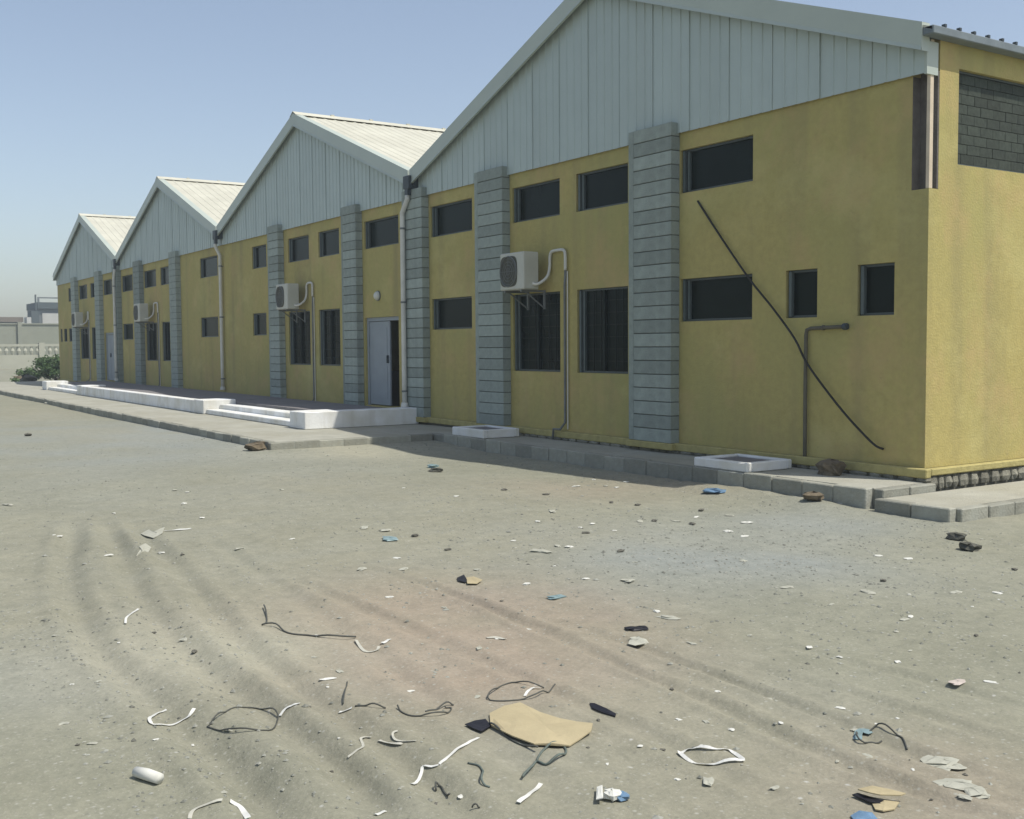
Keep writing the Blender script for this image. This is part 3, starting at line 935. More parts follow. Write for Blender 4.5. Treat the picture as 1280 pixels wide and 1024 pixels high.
# ------------------------------------------------------------------ air conditioners
def aircon(x0, x1, label, pipe, side):
    z0, z1, y0, y1 = 3.02, 3.70, -0.56, -0.22
    t_ = thing('air_conditioner', ((x0 + x1) / 2, y1, z0), label, 'air conditioner', 'air conditioner units on the facade')
    MB().box(x0, x1, y0, y1, z0, z1, 0.02).build('casing', 'ac_white', t_)
    cx = x0 + (x1 - x0) * 0.38; cz = (z0 + z1) / 2; R = 0.28
    n = 28
    g = MB()
    sq = lambda v: math.copysign(abs(v) ** 0.45, v)
    ring = [(cx + R * sq(math.cos(2 * math.pi * i / n)), y0 - .004, cz + R * sq(math.sin(2 * math.pi * i / n))) for i in range(n)]
    g.poly(ring); g.poly([(p[0], p[1] + .003, p[2]) for p in ring][::-1])
    gr = g.build('fan_opening', 'ac_grille', t_)
    wr = MB()
    for r_ in (0.06, 0.12, 0.18, 0.24, 0.275):
        pts = [(cx + r_ * math.cos(2 * math.pi * i / 20), y0 - .014, cz + r_ * math.sin(2 * math.pi * i / 20)) for i in range(21)]
        wr.tube(pts, 0.006 if r_ < .27 else .012, 4, False)
    for i in range(4):
        a = math.pi * i / 4
        wr.tube([(cx - R * math.cos(a), y0 - .016, cz - R * math.sin(a)), (cx + R * math.cos(a), y0 - .016, cz + R * math.sin(a))], 0.005, 4)
    wr.build('fan_guard', 'pvc_grey', gr)
    gv = MB()
    for i in range(9):
        zz = z0 + .12 + i * .052
        gv.box(x1 - .001, x1 + .006, y0 + .06, y1 - .05, zz, zz + .022)
    gv.build('side_vents', 'ac_white', t_)
    for xx in (x0 + .12, x1 - .12):
        br = MB()
        br.box(xx - .02, xx + .02, y0 + .02, 0.0, z0 - .04, z0 - .001)
        br.box(xx - .02, xx + .02, -0.03, 0.0, z0 - .35, z0 - .035)
        br.tube([(xx, -0.02, z0 - .33), (xx, y0 + .1, z0 - .02)], 0.014, 6)
        br.build('bracket', 'pvc_grey', t_)
    if pipe:
        px = pipe
        r = 0.028
        pp = [(x1 - .02, -0.35, z0 + .12), (x1 + .03, -0.33, z0 + .09), (x1 + .08, -0.24, z0 + .12), (x1 + .10, -0.10, z0 + .24), (x1 + .10, -0.05, z0 + .42), (x1 + .105, -0.05, z0 + .58),
              (x1 + .14, -0.05, z0 + .66), (x1 + .22, -0.05, z0 + .685), (px - .12, -0.05, z0 + .69), (px - .03, -0.05, z0 + .66), (px, -0.05, z0 + .58), (px, -0.05, z0 + .32)]
        MB().tube(smooth_pl(pp, 4), r, 8).build('insulated_pipe', 'pvc', t_, smooth=True)
        q = [(px, -0.045, z0 + .33), (px - .03, -0.045, z0 + .05), (px - .03, -0.045, 1.2), (px - .03, -0.045, 0.62), (px - .03, -0.16, 0.50), (px - .22, -0.17, 0.50), (px - .24, -0.17, PZ + .02)]
        MB().tube(q, 0.022, 8).build('drain_pipe', 'pvc_grey', t_, smooth=True)
        MB().tube([(px + .035, -0.03, z0 + .3), (px + .03, -0.03, 1.6), (px + .03, -0.03, 0.5)], 0.012, 6).build('conduit', 'pvc', t_)
aircon(-8.78, -8.00, 'air conditioner over the tall window nearest the sunlit end wall, with white bent pipe', -7.42, 0)
aircon(-20.05, -19.25, 'air conditioner on the facade between the white terrace steps and the plain downpipe', -18.75, 0)
aircon(-34.85, -34.05, 'air conditioner on the third gable bay from the sunlit end wall', -33.4, 0)
aircon(-46.0, -45.2, 'air conditioner on the farthest gable bay beside the green bush', -44.9, 0)

# wall lamp over the door
lm = thing('wall_lamp', (-14.96, 0, 3.12), 'small round white wall lamp above the grey door', 'lamp')
MB().tube([(-14.96, -0.0, 3.2), (-14.96, -0.03, 3.2)], 0.12, 14).build('base', 'pvc_grey', lm)
b = MB()
for j in range(5):
    a = math.pi / 2 * j / 4
    for i in range(14):
        b.v.append((-14.96 + 0.105 * math.cos(a) * math.cos(2 * math.pi * i / 14), -0.03 - 0.09 * math.sin(a), 3.2 + 0.105 * math.cos(a) * math.sin(2 * math.pi * i / 14)))
for j in range(4):
    for i in range(14):
        p = j * 14 + i; q = j * 14 + (i + 1) % 14; b.f.append((p, q, q + 14, p + 14))
b.build('globe', 'paper', lm, smooth=True)

# water pipe on the near wall
wp = thing('water_pipe', (-1.87, -0.05, PZ), 'thin brown pipe rising from the pavement with a short horizontal arm under small windows', 'pipe')
MB().tube([(-1.86, -0.06, PZ), (-1.865, -0.055, 0.7), (-1.87, -0.05, 1.4), (-1.865, -0.05, 2.12), (-1.85, -0.05, 2.19), (-1.78, -0.05, 2.21), (-1.20, -0.05, 2.225)], 0.026, 8).build('pipe_run', 'pipe_brown', wp, smooth=True)
MB().tube([(-1.23, -0.05, 2.224), (-1.17, -0.05, 2.226)], 0.045, 8).build('valve', 'dark_metal', wp)
MB().tube([(-1.58, -0.05, 2.214), (-1.55, -0.05, 2.215)], 0.036, 8).build('coupling', 'pipe_brown', wp)

# black cable hanging diagonally across the wall
cpts = [(-4.05, -0.015, 4.18), (-3.55, -0.04, 3.62), (-2.93, -0.06, 2.95), (-2.45, -0.07, 2.50), (-2.05, -0.075, 2.08), (-1.85, -0.08, 1.78), (-1.60, -0.08, 1.50), (-1.20, -0.09, 1.12), (-0.85, -0.12, 0.85), (-0.66, -0.10, 0.70), (-0.60, -0.02, 0.655)]
cb = MB().tube(smooth_pl(cpts, 4), 0.0155, 8).build('cable', 'rubber', None, smooth=True)
recentre(cb); tag(cb, 'black cable hanging diagonally across the yellow wall past the low windows', 'cable')

# ------------------------------------------------------------------ far background
bw = thing('boundary_wall', (-112, 6, 0.1), 'long grey compound wall behind the white balustrade beyond the warehouse', 'wall')
b = MB()
b.box(-112.4, -112.0, -40, 60, -0.3, 4.50)
b.build('wall', 'far_wall', bw)
MB().box(-112.5, -111.9, -40, 60, 4.50, 4.62).build('coping', 'far_wall', bw)
for i in range(9):
    MB().box(-111.98, -111.75, -8 + i * 5.2, -7.6 + i * 5.2, -0.3, 4.74).build('pier', 'far_wall', bw)
ba = thing('balustrade_wall', (-104, 4, 0.1), 'low white balustrade wall in front of the grey compound wall', 'wall')
MB().box(-104.2, -104.0, -30, 40, -0.3, 1.45).build('wall', 'far_white', ba)
MB().box(-104.25, -103.95, -30, 40, 2.25, 2.48).build('rail', 'far_white', ba)
sm = None
bme = MB().tube([(0, 0, 0), (0, 0, .2), (0, 0, .4), (0, 0, .62), (0, 0, .8)], [.10, .16, .2, .11, .12], 8)
for i in range(50):
    y = -9 + i * 0.55
    if sm is None:
        sm = MB(); sm.v = [(v[0] - 104.1, v[1] + y, v[2] + 1.45) for v in bme.v]; sm.f = bme.f
        sm = sm.build('baluster', 'far_white', ba); y00 = y
    else:
        o = sm.copy(); col.objects.link(o); o.parent = ba; o.location.y = y - y00
for i in range(8):
    MB().box(-104.4, -103.85, -9.2 + i * 4.4 - .25, -9.2 + i * 4.4 + .25, -0.3, 2.6).build('pier', 'far_white', ba)

fb_ = thing('far_building', (-150, 12, 0), 'grey flat building with rooftop frame and mast beyond the compound wall', 'building')
MB().box(-158, -150, 16.3, 34, -0.3, 7.42).build('wall', 'far_grey', fb_)
MB().box(-149.98, -149.9, 16.8, 34, 5.2, 6.85).build('pale_band', 'far_pale', fb_)
MB().box(-158, -149.6, 16.2, 34, 7.42, 8.27).build('roof', 'far_dark', fb_)
fr = MB()
for y in (16.25, 19.5, 22.5):
    fr.box(-150.0, -149.75, y, y + .22, 8.27, 8.8)
fr.box(-150.0, -149.75, 16.25, 30, 8.8, 8.96)
fr.build('roof_frame', 'far_grey', fb_)
MB().tube([(-149, 15.85, 0), (-149, 15.85, 9.25)], 0.11, 8).build('mast', 'far_dark', fb_)
MB().box(-150.5, -148.5, 15.2, 16.15, -.3, 7.05).build('stair_block', 'far_dark', fb_)
f2 = thing('far_shed', (-150, 2, 0), 'low brown roofed shed beyond the compound wall', 'building')
MB().box(-158, -150, -14, 14.2, -.3, 5.6).build('wall', 'far_grey', f2)
MB().box(-158.5, -149.5, -14.5, 14.35, 5.6, 6.25).build('roof', 'far_brown', f2)
MB().box(-149.4, -147.5, 14.45, 15.0, -.3, 6.2).build('annexe', 'far_pale', f2)

# bush beyond the far corner
def bush(loc, R, Hh, label, n, seed):
    r = random.Random(seed)
    t_ = thing('bush', loc, label, 'bush')
    st = MB()
    tips = []
    for i in range(16):
        a = r.uniform(0, 6.28); q = r.uniform(.3, 1)
        tip = (loc[0] + R[0] * .75 * q * math.cos(a), loc[1] + R[1] * .75 * q * math.sin(a), loc[2] + Hh * r.uniform(.5, .85))
        mid = (loc[0] + (tip[0] - loc[0]) * .45, loc[1] + (tip[1] - loc[1]) * .45, loc[2] + Hh * .35)
        st.tube([loc, mid, tip], [.03, .02, .008], 5); tips.append(tip)
    st.build('stem', 'stem', t_)
    lf = MB()
    cl = [(r.gauss(0, .5), r.gauss(0, .5), r.uniform(.25, .95)) for _ in range(46)]
    for i in range(n):
        c = r.choice(cl)
        x = loc[0] + R[0] * c[0] + r.gauss(0, .16); y = loc[1] + R[1] * c[1] + r.gauss(0, .16)
        z = loc[2] + Hh * c[2] * (1 - .35 * (c[0] ** 2 + c[1] ** 2)) + r.gauss(0, .10)
        if z < loc[2] + .05: continue
        u = Vector((r.gauss(0, 1), r.gauss(0, 1), r.gauss(0, .7))).normalized() * r.uniform(.05, .11)
        v = u.cross(Vector((r.gauss(0, 1), r.gauss(0, 1), r.gauss(0, 1)))).normalized() * r.uniform(.025, .05)
        p = Vector((x, y, z))
        lf.quad(tuple(p - u), tuple(p + v), tuple(p + u), tuple(p - v))
    lf.build('foliage', 'leaf', t_)
bush((-57.5, 0.9, 0.15), (1.9, 2.0), 1.45, 'green leafy bush beside the far end of the warehouse', 7000, 3)

# ------------------------------------------------------------------ loose things on the ground
def ground_pts(pxs, n=4):
    pts = np.array([gp(*p) for p in pxs])
    if len(pts) > 2: pts = smooth_pl(pts, n)
    elif len(pts) == 2: pts = np.array([pts[0] + (pts[1] - pts[0]) * t for t in np.linspace(0, 1, 5)])
    return pts
def strip_mesh(pts, wd, th, lift, twist=0.6, seed=0, lift_amp=0.02):
    """a flat strap that curls: cross-section rolls and lifts along its length"""
    r = random.Random(seed)
    b = MB(); n = len(pts)
    ph = r.uniform(0, 6.28)
    for i, p in enumerate(pts):
        t = pts[min(i + 1, n - 1)] - pts[max(i - 1, 0)]
        t = Vector(t); t.z = 0; t.normalize()
        s = Vector((-t.y, t.x, 0))
        a = twist * math.sin(ph + i * 0.55)
        sd = s * math.cos(a) + Vector((0, 0, 1)) * math.sin(a)
        nr_ = t.cross(sd)
        z = H(p[0], p[1]) + lift + abs(math.sin(a)) * wd / 2 + lift_amp * max(0, math.sin(ph * 1.7 + i * 0.4))
        c = Vector((p[0], p[1], z))
        for su, sn in ((-1, -1), (1, -1), (1, 1), (-1, 1)):
            b.v.append(tuple(c + sd * (su * wd / 2) + nr_ * (sn * th / 2)))
    for i in range(n - 1):
        for k in range(4):
            a = i * 4 + k; c = i * 4 + (k + 1) % 4
            b.f.append((a, c, c + 4, a + 4))
    b.f.append((0, 1, 2, 3)); e = (n - 1) * 4; b.f.append((e + 3, e + 2, e + 1, e))
    return b
_sd = [0]
def band(pxs, label, m='band', wd=0.016, name='strapping_band', cat='strap', group=None, twist=0.2, amp=0.006, th=0.0022):
    _sd[0] += 1
    o = strip_mesh(ground_pts(pxs), wd * 0.8, th, 0.004, twist, _sd[0], amp).build(name, m)
    recentre(o); return tag(o, label, cat, group)
def wire(pxs, label, m='wire', r=0.0042, name='wire', cat='wire', group=None, amp=0.02):
    _sd[0] += 1
    pts = ground_pts(pxs)
    rr = random.Random(_sd[0]); ph = rr.uniform(0, 6)
    r *= 0.72
    P = [(p[0], p[1], H(p[0], p[1]) + r * .8 + amp * max(0, math.sin(ph + i * .45))) for i, p in enumerate(pts)]
    o = MB().tube(P, r, 6).build(name, m, None, smooth=True)
    recentre(o); return tag(o, label, cat, group)
def sheet(pxs, label, m, name, cat, group=None, th=0.004, lift=0.004, warp=0.01, tilt=None, seed=1):
    """a flat piece of card or paper with an outline, warped and thick"""
    P = [gp(*p) for p in pxs]
    c = sum(P) / len(P)
    rr = random.Random(seed)
    top = []
    for i, p in enumerate(P):
        z = H(p[0], p[1]) + lift + rr.uniform(0, warp)
        if tilt: z += tilt[i]
        top.append((p[0], p[1], z))
    n = len(top)
    b = MB()
    cz = max(H(c[0], c[1]) + lift, sum(t[2] for t in top) / n * 0.6 + (H(c[0], c[1]) + lift) * 0.4) + warp * .3
    mids = [((t[0] + c[0]) / 2, (t[1] + c[1]) / 2, max((t[2] + cz) / 2, H((t[0] + c[0]) / 2, (t[1] + c[1]) / 2) + lift) + rr.uniform(0, warp) * .3) for t in top]
    b.v = top + mids + [(c[0], c[1], cz)] + [(t[0], t[1], t[2] - th) for t in top]
    for i in range(n):
        j = (i + 1) % n
        b.f += [(i, j, n + j, n + i), (n + i, n + j, 2 * n), (i, 2 * n + 1 + i, 2 * n + 1 + j, j)]
    b.f.append(tuple(2 * n + 1 + i for i in range(n))[::-1])
    o = b.build(name, m)
    recentre(o); return tag(o, label, cat, group)
def crumple(px, py, size, label, m, name, cat, group=None, seed=1, flat=0.45, aspect=1.0):
    p = gp(px, py)
    rr = random.Random(seed * 31 + int(px))
    b = lump(seed * 17 + int(px) + int(py), size / 2 * aspect, size / 2, size / 2 * flat, 9, 5, 0.42)
    a = rr.uniform(0, 3.14); ca, sa = math.cos(a), math.sin(a)
    zmin = min(v[2] for v in b.v)
    b.v = [(p[0] + v[0] * ca - v[1] * sa, p[1] + v[0] * sa + v[1] * ca, p[2] + v[2] - zmin * 0.85) for v in b.v]
    o = b.build(name, m)
    recentre(o); return tag(o, label, cat, group)

# white strapping bands
band([(157, 781), (158, 773), (164, 768), (173, 762)], 'short bent white strap lying alone across a shallow tyre rut', wd=.02)
band([(208, 888), (196, 893), (187, 900), (191, 907), (205, 907), (225, 903), (237, 896), (243, 888)], 'white strap curled into an open loop left of the dark wire loop', wd=.022)
band([(237, 1026), (240, 1016), (252, 1009), (278, 1003)], 'pale strap arc beside a white strap with dark inner side', 'band_dirty', wd=.02)
band([(288, 1004), (297, 1008), (304, 1015), (310, 1026)], 'wide white strap end with dark inner side', wd=.03)
band([(350, 896), (357, 889), (366, 884), (375, 880)], 'short white strap touching the end of the dark wire loop', wd=.02)
band([(399, 852), (408, 850), (419, 848)], 'stubby white strap scrap north of the short upright wire', wd=.03)
band([(424, 891), (432, 889), (440, 886)], 'tiny white strap scrap at the foot of the short upright wire', wd=.024)
band([(435, 947), (446, 939), (454, 934), (451, 926), (456, 923), (464, 922)], 'thin pale zigzag strap beside two curved pale straps', 'band_dirty', wd=.016)
band([(474, 926), (485, 930), (496, 932), (503, 931)], 'pale curved strap touching another small hooked pale strap', 'band_dirty', wd=.022)
band([(497, 915), (491, 920), (494, 926), (507, 928), (520, 927)], 'hooked pale strap lying on a curved pale strap', 'band_dirty', wd=.014)
band([(598, 923), (584, 931), (570, 940), (558, 949), (549, 957)], 'long bright white strap beside the large cardboard sheet', wd=.018)
band([(548, 958), (538, 960), (529, 960), (526, 969), (514, 981)], 'small crooked white strap at the lower end of the long bright strap', wd=.018)
band([(469, 1020), (475, 1018), (482, 1015)], 'tiny white strap scrap lying alone on dirt far from the cardboard', wd=.022)
band([(648, 1006), (657, 998), (667, 990), (676, 981)], 'straight white strap below the green wire ring', wd=.024)
band([(656, 871), (660, 865), (666, 862), (675, 862)], 'small hooked white strap inside the wire loop above the cardboard', wd=.018)
band([(850, 943), (858, 938), (872, 936), (890, 938), (908, 938), (918, 943), (929, 953), (905, 954), (882, 957), (866, 954), (852, 946), (849, 942)], 'white strap bent into a closed flattened ring', wd=.022, twist=.45)
band([(205, 664), (215, 664), (226, 663), (238, 661)], 'straight white strap beside the torn clear plastic film', wd=.04)
band([(478, 806), (482, 803), (487, 800)], 'bright white strap scrap at the open end of the tan strap arc', wd=.03)
band([(445, 802), (449, 808), (456, 815), (470, 814), (474, 810)], 'tan strap arc at the end of the long thin wire', 'band_dirty', wd=.024)
band([(608, 798), (620, 798), (632, 800)], 'dusty strap scrap on the reddish clay', 'band_dirty', wd=.03)

# wires
wire([(330, 760), (333, 770), (333, 779), (328, 782), (345, 784), (360, 792), (385, 795), (410, 798), (445, 798)], 'long thin dark wire with a short upturned end', r=.008)
wire([(260, 909), (270, 900), (282, 891), (308, 885), (332, 888), (346, 894), (346, 904), (330, 914), (300, 916), (275, 915), (259, 909)], 'dark wire bent into a wide loop touching a short white strap', r=.0055)
wire([(434, 853), (432, 866), (429, 882)], 'short upright dark wire ending at a tiny white strap scrap', r=.005)
wire([(444, 884), (456, 883), (468, 885), (482, 886)], 'short nearly straight dark wire beside the tiny strap scrap', r=.006)
wire([(497, 886), (504, 892), (520, 896), (545, 896), (560, 892), (564, 886), (556, 886)], 'dark wire with a curled end', r=.006)
wire([(532, 890), (545, 888), (558, 883), (567, 882)], 'dark wire lying across the curled end of another wire', r=.006)
wire([(694, 856), (688, 864), (675, 870), (655, 875), (630, 877), (610, 875), (617, 866), (627, 858), (640, 854), (660, 857), (680, 861)], 'thin dark wire loop lying just above the cardboard sheet', r=.0055)
wire([(612, 908), (625, 916), (640, 926), (655, 933), (672, 940)], 'dark wire crossing the edge of the large cardboard sheet', r=.007)
wire([(671, 952), (675, 944), (685, 936), (697, 933), (706, 936), (707, 943), (697, 951), (683, 957), (671, 953), (664, 963), (653, 976)], 'green grey wire ring with a tail below the cardboard sheet', 'wire_green', r=.008)
wire([(585, 955), (598, 958), (604, 968), (602, 980), (612, 985)], 'tangled green grey wire beside the long bright strap', 'wire_green', r=.007)
wire([(545, 990), (545, 984), (551, 983), (556, 992), (562, 998)], 'tiny hooked dark wire below the long bright strap', r=.006)
wire([(590, 1013), (596, 1011), (600, 1010)], 'very short dark wire lying alone', r=.005)
wire([(1134, 932), (1128, 925), (1115, 917), (1098, 912), (1082, 912), (1073, 918), (1071, 926), (1085, 929), (1102, 927)], 'dark band of wire in an open hoop near the crumpled pale paper', r=.006)
band([(1072, 926), (1074, 917), (1084, 912), (1090, 914)], 'grey blue plastic wrap on the open hoop', 'cyan', wd=.05, name='plastic_wrap', cat='plastic scrap')

# cardboard, sticks, packets
sheet([(612, 895), (630, 889), (650, 884), (675, 894), (700, 903), (722, 907), (741, 910), (739, 920), (725, 927), (712, 935), (690, 936), (668, 935), (640, 926), (613, 909)],
      'large tan cardboard sheet lying flat on the dirt', 'card', 'cardboard_sheet', 'cardboard', th=.006, lift=.012, warp=.018)
sheet([(581, 908), (594, 905), (607, 903), (614, 910), (602, 918), (592, 914)], 'dark flap with painted shade at the corner of the large cardboard sheet', 'black', 'shaded_flap', 'plastic scrap', th=.003, lift=.01, warp=.01)  # black sheet: the shadowed underside of the card flap, put into the colour
sheet([(737, 880), (743, 881), (758, 887), (770, 893), (769, 897), (755, 893), (740, 886)], 'narrow black plastic strip beside the large cardboard sheet', 'black', 'plastic_strip', 'plastic scrap', th=.006, lift=.006, warp=.006)
sheet([(1072, 996), (1090, 996), (1112, 1000), (1132, 1002), (1126, 1006), (1100, 1005), (1085, 1003)], 'tan cardboard flap folded over a second piece beside the blue wrapper', 'card', 'cardboard_flap', 'cardboard', th=.005, lift=.03, warp=.02)
sheet([(1090, 1006), (1105, 1005), (1124, 1007), (1118, 1014), (1104, 1017), (1094, 1015)], 'tan cardboard piece under the folded flap', 'card', 'cardboard_piece', 'cardboard', th=.005, lift=.006, warp=.012)
sheet([(1065, 997), (1072, 996), (1105, 1006), (1103, 1009), (1088, 1007)], 'narrow black sheet below the folded flap', 'black', 'dark_sheet', 'cardboard', th=.004, lift=.012, warp=.006)  # narrow black sheet just under the folded flap
sheet([(1063, 1022), (1074, 1019), (1090, 1021), (1100, 1030), (1070, 1032)], 'blue and white wrapper next to the folded cardboard flap', 'blue', 'wrapper', 'wrapper', th=.004, lift=.006, warp=.015)
sheet([(571, 724), (580, 721), (584, 728), (582, 730), (573, 728)], 'black plastic scrap touching a pale card triangle', 'black', 'plastic_scrap', 'plastic scrap', th=.004, lift=.01, warp=.01)
sheet([(583, 724), (592, 724), (603, 728), (596, 732), (584, 732)], 'pale card triangle touching a black plastic scrap', 'card', 'card_scrap', 'cardboard', th=.004, lift=.012, warp=.012)
sheet([(746, 990), (753, 990), (754, 1006), (745, 1006)], 'white carton panel beside a small white and blue carton', 'paper', 'flattened_carton', 'carton', th=.004, lift=.02, warp=.012)
crumple(765, 1000, 0.062, 'crushed white carton beside the white carton panel', 'paper', 'carton', 'carton', seed=3, flat=.7)
crumple(776, 1000, 0.055, 'blue crushed wrapper end beside the crushed white carton', 'blue', 'wrapper', 'wrapper', seed=4, flat=.6)
# white foam tube
pA, pB = gp(170, 972), gp(200, 981)
o = MB().tube([(pA[0], pA[1], pA[2] + .026), ((pA[0] + pB[0]) / 2, (pA[1] + pB[1]) / 2, (pA[2] + pB[2]) / 2 + .028), (pB[0], pB[1], pB[2] + .026)], [.022, .026, .024], 10).build('foam_tube', 'paper', None, smooth=True)
recentre(o); tag(o, 'short thick white foam tube lying on the dirt', 'foam')
# crumpled paper / plaster lumps on the right
for i, (px, py, s) in enumerate([(1168, 955, .09), (1180, 953, .11), (1193, 960, .07)]):
    crumple(px, py, s, 'crumpled pale paper lump in the upper cluster near the open hoop', 'paper_dusty', 'crumpled_paper', 'paper', 'upper cluster of crumpled paper', 20 + i, .2, 1.3)
for i, (px, py, s) in enumerate([(1185, 981, .07), (1203, 984, .10), (1218, 992, .09), (1226, 996, .05)]):
    crumple(px, py, s, 'crumpled pale paper lump in the lower cluster above the folded cardboard', 'paper_dusty', 'crumpled_paper', 'paper', 'lower cluster of crumpled paper', 30 + i, .2, 1.3)
# torn film
sheet([(176, 668), (186, 664), (196, 668), (206, 660), (203, 668), (192, 674), (180, 671)], 'torn clear plastic film beside the straight white strap', 'paper_dusty', 'plastic_film', 'plastic scrap', th=.004, lift=.006, warp=.014)
sheet([(174, 684), (182, 681), (189, 686), (186, 691), (170, 697), (178, 690)], 'torn clear plastic film below the larger torn film', 'paper_dusty', 'plastic_film', 'plastic scrap', th=.004, lift=.006, warp=.012)
# mid-ground rubbish
crumple(798, 787, 0.085, 'black and white crushed scrap above a grey plastic bag', 'black', 'plastic_scrap', 'plastic scrap', seed=41, flat=.22, aspect=1.6)
crumple(797, 804, 0.12, 'grey crumpled plastic bag below a black crushed scrap', 'paper_dusty', 'plastic_bag', 'bag', seed=42, flat=.14, aspect=1.4)
crumple(1197, 855, 0.06, 'pinkish white crushed packet lying alone on tyre marked dirt', 'pink', 'packet', 'packet', seed=43, flat=.2, aspect=1.6)
crumple(1196, 675, 0.15, 'dark stone by the sunlit kerb corner', 'rock_dark', 'stone', 'stone', seed=44, flat=.5, aspect=1.4)
crumple(1210, 688, 0.15, 'pale split wood chunk by the dark stone at the kerb corner', 'rock_dark', 'wood_chunk', 'wood', seed=45, flat=.5, aspect=1.4)
crumple(1016, 626, 0.18, 'brown clod leaning against the sunlit kerb', 'rock_brown', 'clod', 'stone', seed=52, flat=.6, aspect=1.2)
crumple(893, 618, 0.16, 'bright blue plastic scrap at the edge of the kerb shadow', 'blue', 'plastic_scrap', 'plastic scrap', seed=46, flat=.35, aspect=1.6)
crumple(541, 585, 0.14, 'pale blue plastic scrap at the shadow edge beside a dark clod', 'cyan', 'plastic_scrap', 'plastic scrap', seed=47, flat=.4)
crumple(545, 590, 0.14, 'dark clod beside a pale blue plastic scrap', 'rock_dark', 'clod', 'stone', seed=48, flat=.4, aspect=1.5)
crumple(322, 563, 0.30, 'brown heap of rubbish in front of the paved corner', 'rock_brown', 'rubbish_heap', 'rubbish', seed=49, flat=.5, aspect=1.3)
crumple(290, 547, 0.30, 'dark stone against the kerb near the brown rubbish heap', 'rock_dark', 'stone', 'stone', seed=50, flat=.4, aspect=1.5)
crumple(604, 560, 0.32, 'white concrete chunk below the inspection chamber by the pilaster', 'white_paint', 'concrete_chunk', 'stone', seed=51, flat=.4, aspect=1.6)
crumple(695, 748, 0.085, 'pale blue plastic scrap on the open dirt', 'cyan', 'plastic_scrap', 'plastic scrap', seed=53, flat=.2, aspect=1.6)
crumple(487, 675, 0.13, 'pale blue plastic scrap beside dusty paper scraps', 'cyan', 'plastic_scrap', 'plastic scrap', seed=54, flat=.2, aspect=1.6)
# brown rock on the pavement
b = lump(77, 0.17, 0.14, 0.11, 12, 7, 0.22)
b.v = [(v[0] - 1.15, v[1] - 0.36, v[2] + PZ + .085) for v in b.v]
o = b.build('rock', 'rock_brown'); recentre(o); tag(o, 'brown rock on the pavement against the yellow wall', 'rock')
# debris at far left end
for i, (px, py, s, mm, lab) in enumerate([(34, 480, .8, 'rock_dark', 'dark rubble lump at the far end of the white terrace'), (24, 478, .6, 'rock_brown', 'brown rubble lump beside the far end of the white terrace'), (50, 472, .5, 'rock_pale', 'pale block in front of the green bush')]):
    crumple(px, py, s, lab, mm, 'rubble', 'rubble', seed=60 + i, flat=.6)

# small scraps: white paper, dusty paper, dark clods
WHITE = [(10, 632, .16), (487, 747, .07), (658, 731, .10), (597, 713, .10), (621, 799, .04), (661, 787, .05), (757, 608, .10), (782, 603, .12), (742, 600, .1),
         (912, 645, .10), (933, 654, .13), (910, 665, .13), (895, 646, .07), (732, 724, .08), (821, 765, .08), (865, 805, .06), (1122, 828, .06), (1012, 810, .07),
         (697, 683, .09), (693, 708, .05), (135, 695, .10), (410, 570, .15), (365, 674, .06), (848, 900, .04), (883, 903, .05), (230, 370 + 260, .12), (160, 525, .3), (60, 505, .4),
         (1246, 742, .09), (1238, 853, .06), (70, 795, .05), (90, 856, .04), (195, 925, .04), (105, 928, .03), (1095, 905, .03), (395, 795, .05), (555, 760, .06)]
rs_ = random.Random(91)
for q_ in range(70):
    ypx = 600 + 400 * rs_.random() ** 1.3
    WHITE.append((rs_.uniform(20, 1260), ypx, (0.03 + 0.05 * rs_.random()) * (1.5 if ypx < 720 else 0.8)))
for i, (px, py, s) in enumerate(WHITE):
    crumple(px, py, s * 0.5, 'small white paper scrap lying on bare dirt', 'paper' if i % 3 else 'paper_dusty', 'paper_scrap', 'paper', 'small white paper scraps on the dirt', 200 + i, .25, random.uniform(1.0, 2.2))
DUST = [(455, 660, .14), (482, 664, .16), (675, 690, .16), (785, 727, .16), (835, 773, .12), (690, 640, .12), (800, 652, .10), (845, 652, .1), (1195, 741, .1), (1085, 741, .1), (985, 735, .1),
        (1130, 775, .08), (425, 840, .06), (960, 870, .07), (970, 985, .04), (885, 978, .07), (1085, 945, .04), (230, 800, .08), (505, 712, .1), (452, 712, .1), (80, 905, .05), (115, 930, .05)]
for i, (px, py, s) in enumerate(DUST):
    crumple(px, py, s * 0.6, 'dusty tan paper scrap half buried in the dirt', 'paper_dusty', 'dusty_scrap', 'paper', 'dusty scraps on the dirt', 300 + i, .2, random.uniform(1.2, 2.4))
CLOD = [(519, 671, .14), (243, 816, .09), (193, 792, .06), (228, 694, .07), (682, 619, .12), (764, 629, .12), (797, 632, .11), (732, 667, .1), (775, 690, .12), (865, 656, .12), (876, 639, .14), (818, 652, .12),
        (1104, 727, .10), (1220, 795, .06), (840, 862, .05), (748, 901, .04), (828, 938, .04), (1206, 969, .04), (630, 613, .12), (627, 752, .05), (97, 932, .04), (415, 965, .03), (1268, 713, .1), (1164, 995, .03),
        (560, 688, .1), (35, 545, .3), (735, 935, .03), (545, 1005, .03)]
for i, (px, py, s) in enumerate(CLOD):
    crumple(px, py, s * 0.42, 'small dark clod lying on bare dirt', 'clod', 'clod', 'clod', 'small dark clods on the dirt', 400 + i, .45, random.uniform(1.0, 1.8))

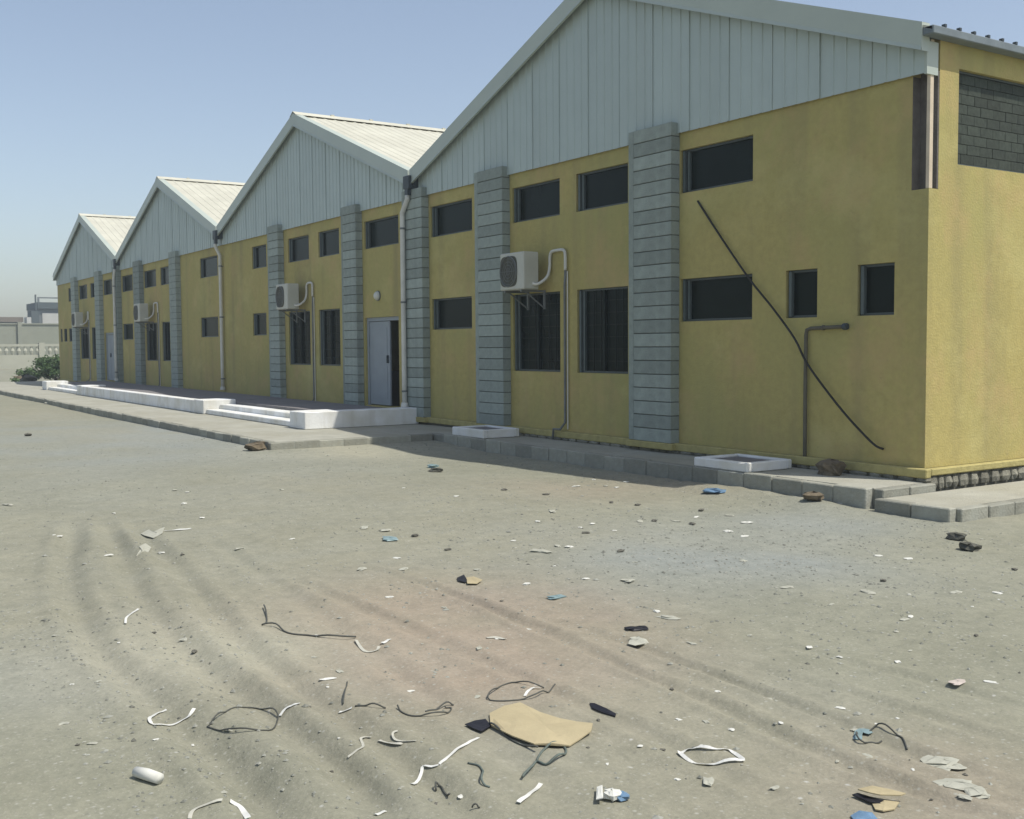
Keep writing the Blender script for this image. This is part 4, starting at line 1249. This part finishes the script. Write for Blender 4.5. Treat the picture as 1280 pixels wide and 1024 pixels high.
# gravel: uncountable small stones
def gravel(n=14000):
    r = np.random.default_rng(5)
    V, F, MI = [], [], []
    octa = np.array([(1, 0, 0), (-1, 0, 0), (0, 1, 0), (0, -1, 0), (0, 0, 1), (0, 0, -1)], float)
    of = [(0, 2, 4), (2, 1, 4), (1, 3, 4), (3, 0, 4), (2, 0, 5), (1, 2, 5), (3, 1, 5), (0, 3, 5)]
    xs, ys = [], []
    # even scatter in picture-independent ground space, denser in gravelly patches and along the kerb
    X = r.uniform(-14, 7.5, 60000); Y = r.uniform(-10.6, -1.25, 60000)
    cl = vnoise(X * .7, Y * .7, 61) * vnoise(X * 2.1, Y * 2.1, 62)
    cx, cy = gp0(900, 690); g1 = np.exp(-(((X - cx) / 2.6) ** 2 + ((Y - cy) / 1.9) ** 2))
    cx, cy = gp0(40, 850); g2 = np.exp(-(((X - cx) / 1.2) ** 2 + ((Y - cy) / 1.0) ** 2))
    cx, cy = gp0(90, 1010); g3 = np.exp(-(((X - cx) / .8) ** 2 + ((Y - cy) / .8) ** 2))
    kb = np.exp(-((Y + 1.6) / .5) ** 2)
    pr = 0.10 + 0.25 * (cl > .33) + .9 * g1 + 1.2 * g2 + 2.5 * g3 + .4 * kb
    # thin out where the wide paved corner stands
    pr[(X < -10.1) & (Y > -4.6)] = 0
    keep = r.random(len(X)) < pr
    X, Y = X[keep][:n], Y[keep][:n]
    Z = base_h(X, Y) + detail_h(X, Y)
    S_ = 0.005 + 0.011 * r.random(len(X)) ** 3 + 0.012 * (r.random(len(X)) < .02)
    for i in range(len(X)):
        k = octa * (S_[i] * (0.7 + 0.6 * r.random(3))) * (1 + .25 * (r.random((6, 1)) - .5))
        a = r.random() * 6.28; c, s = math.cos(a), math.sin(a)
        n0 = len(V)
        for q in k: V.append((X[i] + q[0] * c - q[1] * s, Y[i] + q[0] * s + q[1] * c, Z[i] + q[2] * .55 + S_[i] * .1))
        F += [(n0 + a_, n0 + b_, n0 + c_) for a_, b_, c_ in of]
        MI += [int(r.choice(3, p=(.55, .41, .04)))] * 8
    me = bpy.data.meshes.new('gravel'); me.from_pydata(V, [], F)
    for k in ('peb_a', 'peb_b', 'peb_c'): me.materials.append(M[k])
    me.polygons.foreach_set('material_index', MI)
    o = bpy.data.objects.new('gravel', me); col.objects.link(o)
    o['kind'] = 'stuff'; o['label'] = 'small loose stones and grit scattered over the dirt yard'; o['category'] = 'gravel'
gravel()

# ------------------------------------------------------------------ hazy desert air
hz = MB().box(-230, 40, -60, 120, -1.5, 12.0)
hm = bpy.data.materials.new('haze'); hm.use_nodes = True
for n_ in list(hm.node_tree.nodes):
    if n_.type == 'BSDF_PRINCIPLED': hm.node_tree.nodes.remove(n_)
pvn = hm.node_tree.nodes.new('ShaderNodeVolumePrincipled')
pvn.inputs['Color'].default_value = (0.84, 0.94, 0.98, 1)
pvn.inputs['Density'].default_value = 0.0015
pvn.inputs['Anisotropy'].default_value = 0.2
hm.node_tree.links.new(pvn.outputs['Volume'], hm.node_tree.nodes['Material Output'].inputs['Volume'])
hz = hz.build('haze', hm)
hz['kind'] = 'stuff'; hz['label'] = 'pale dusty haze filling the air over the yard'
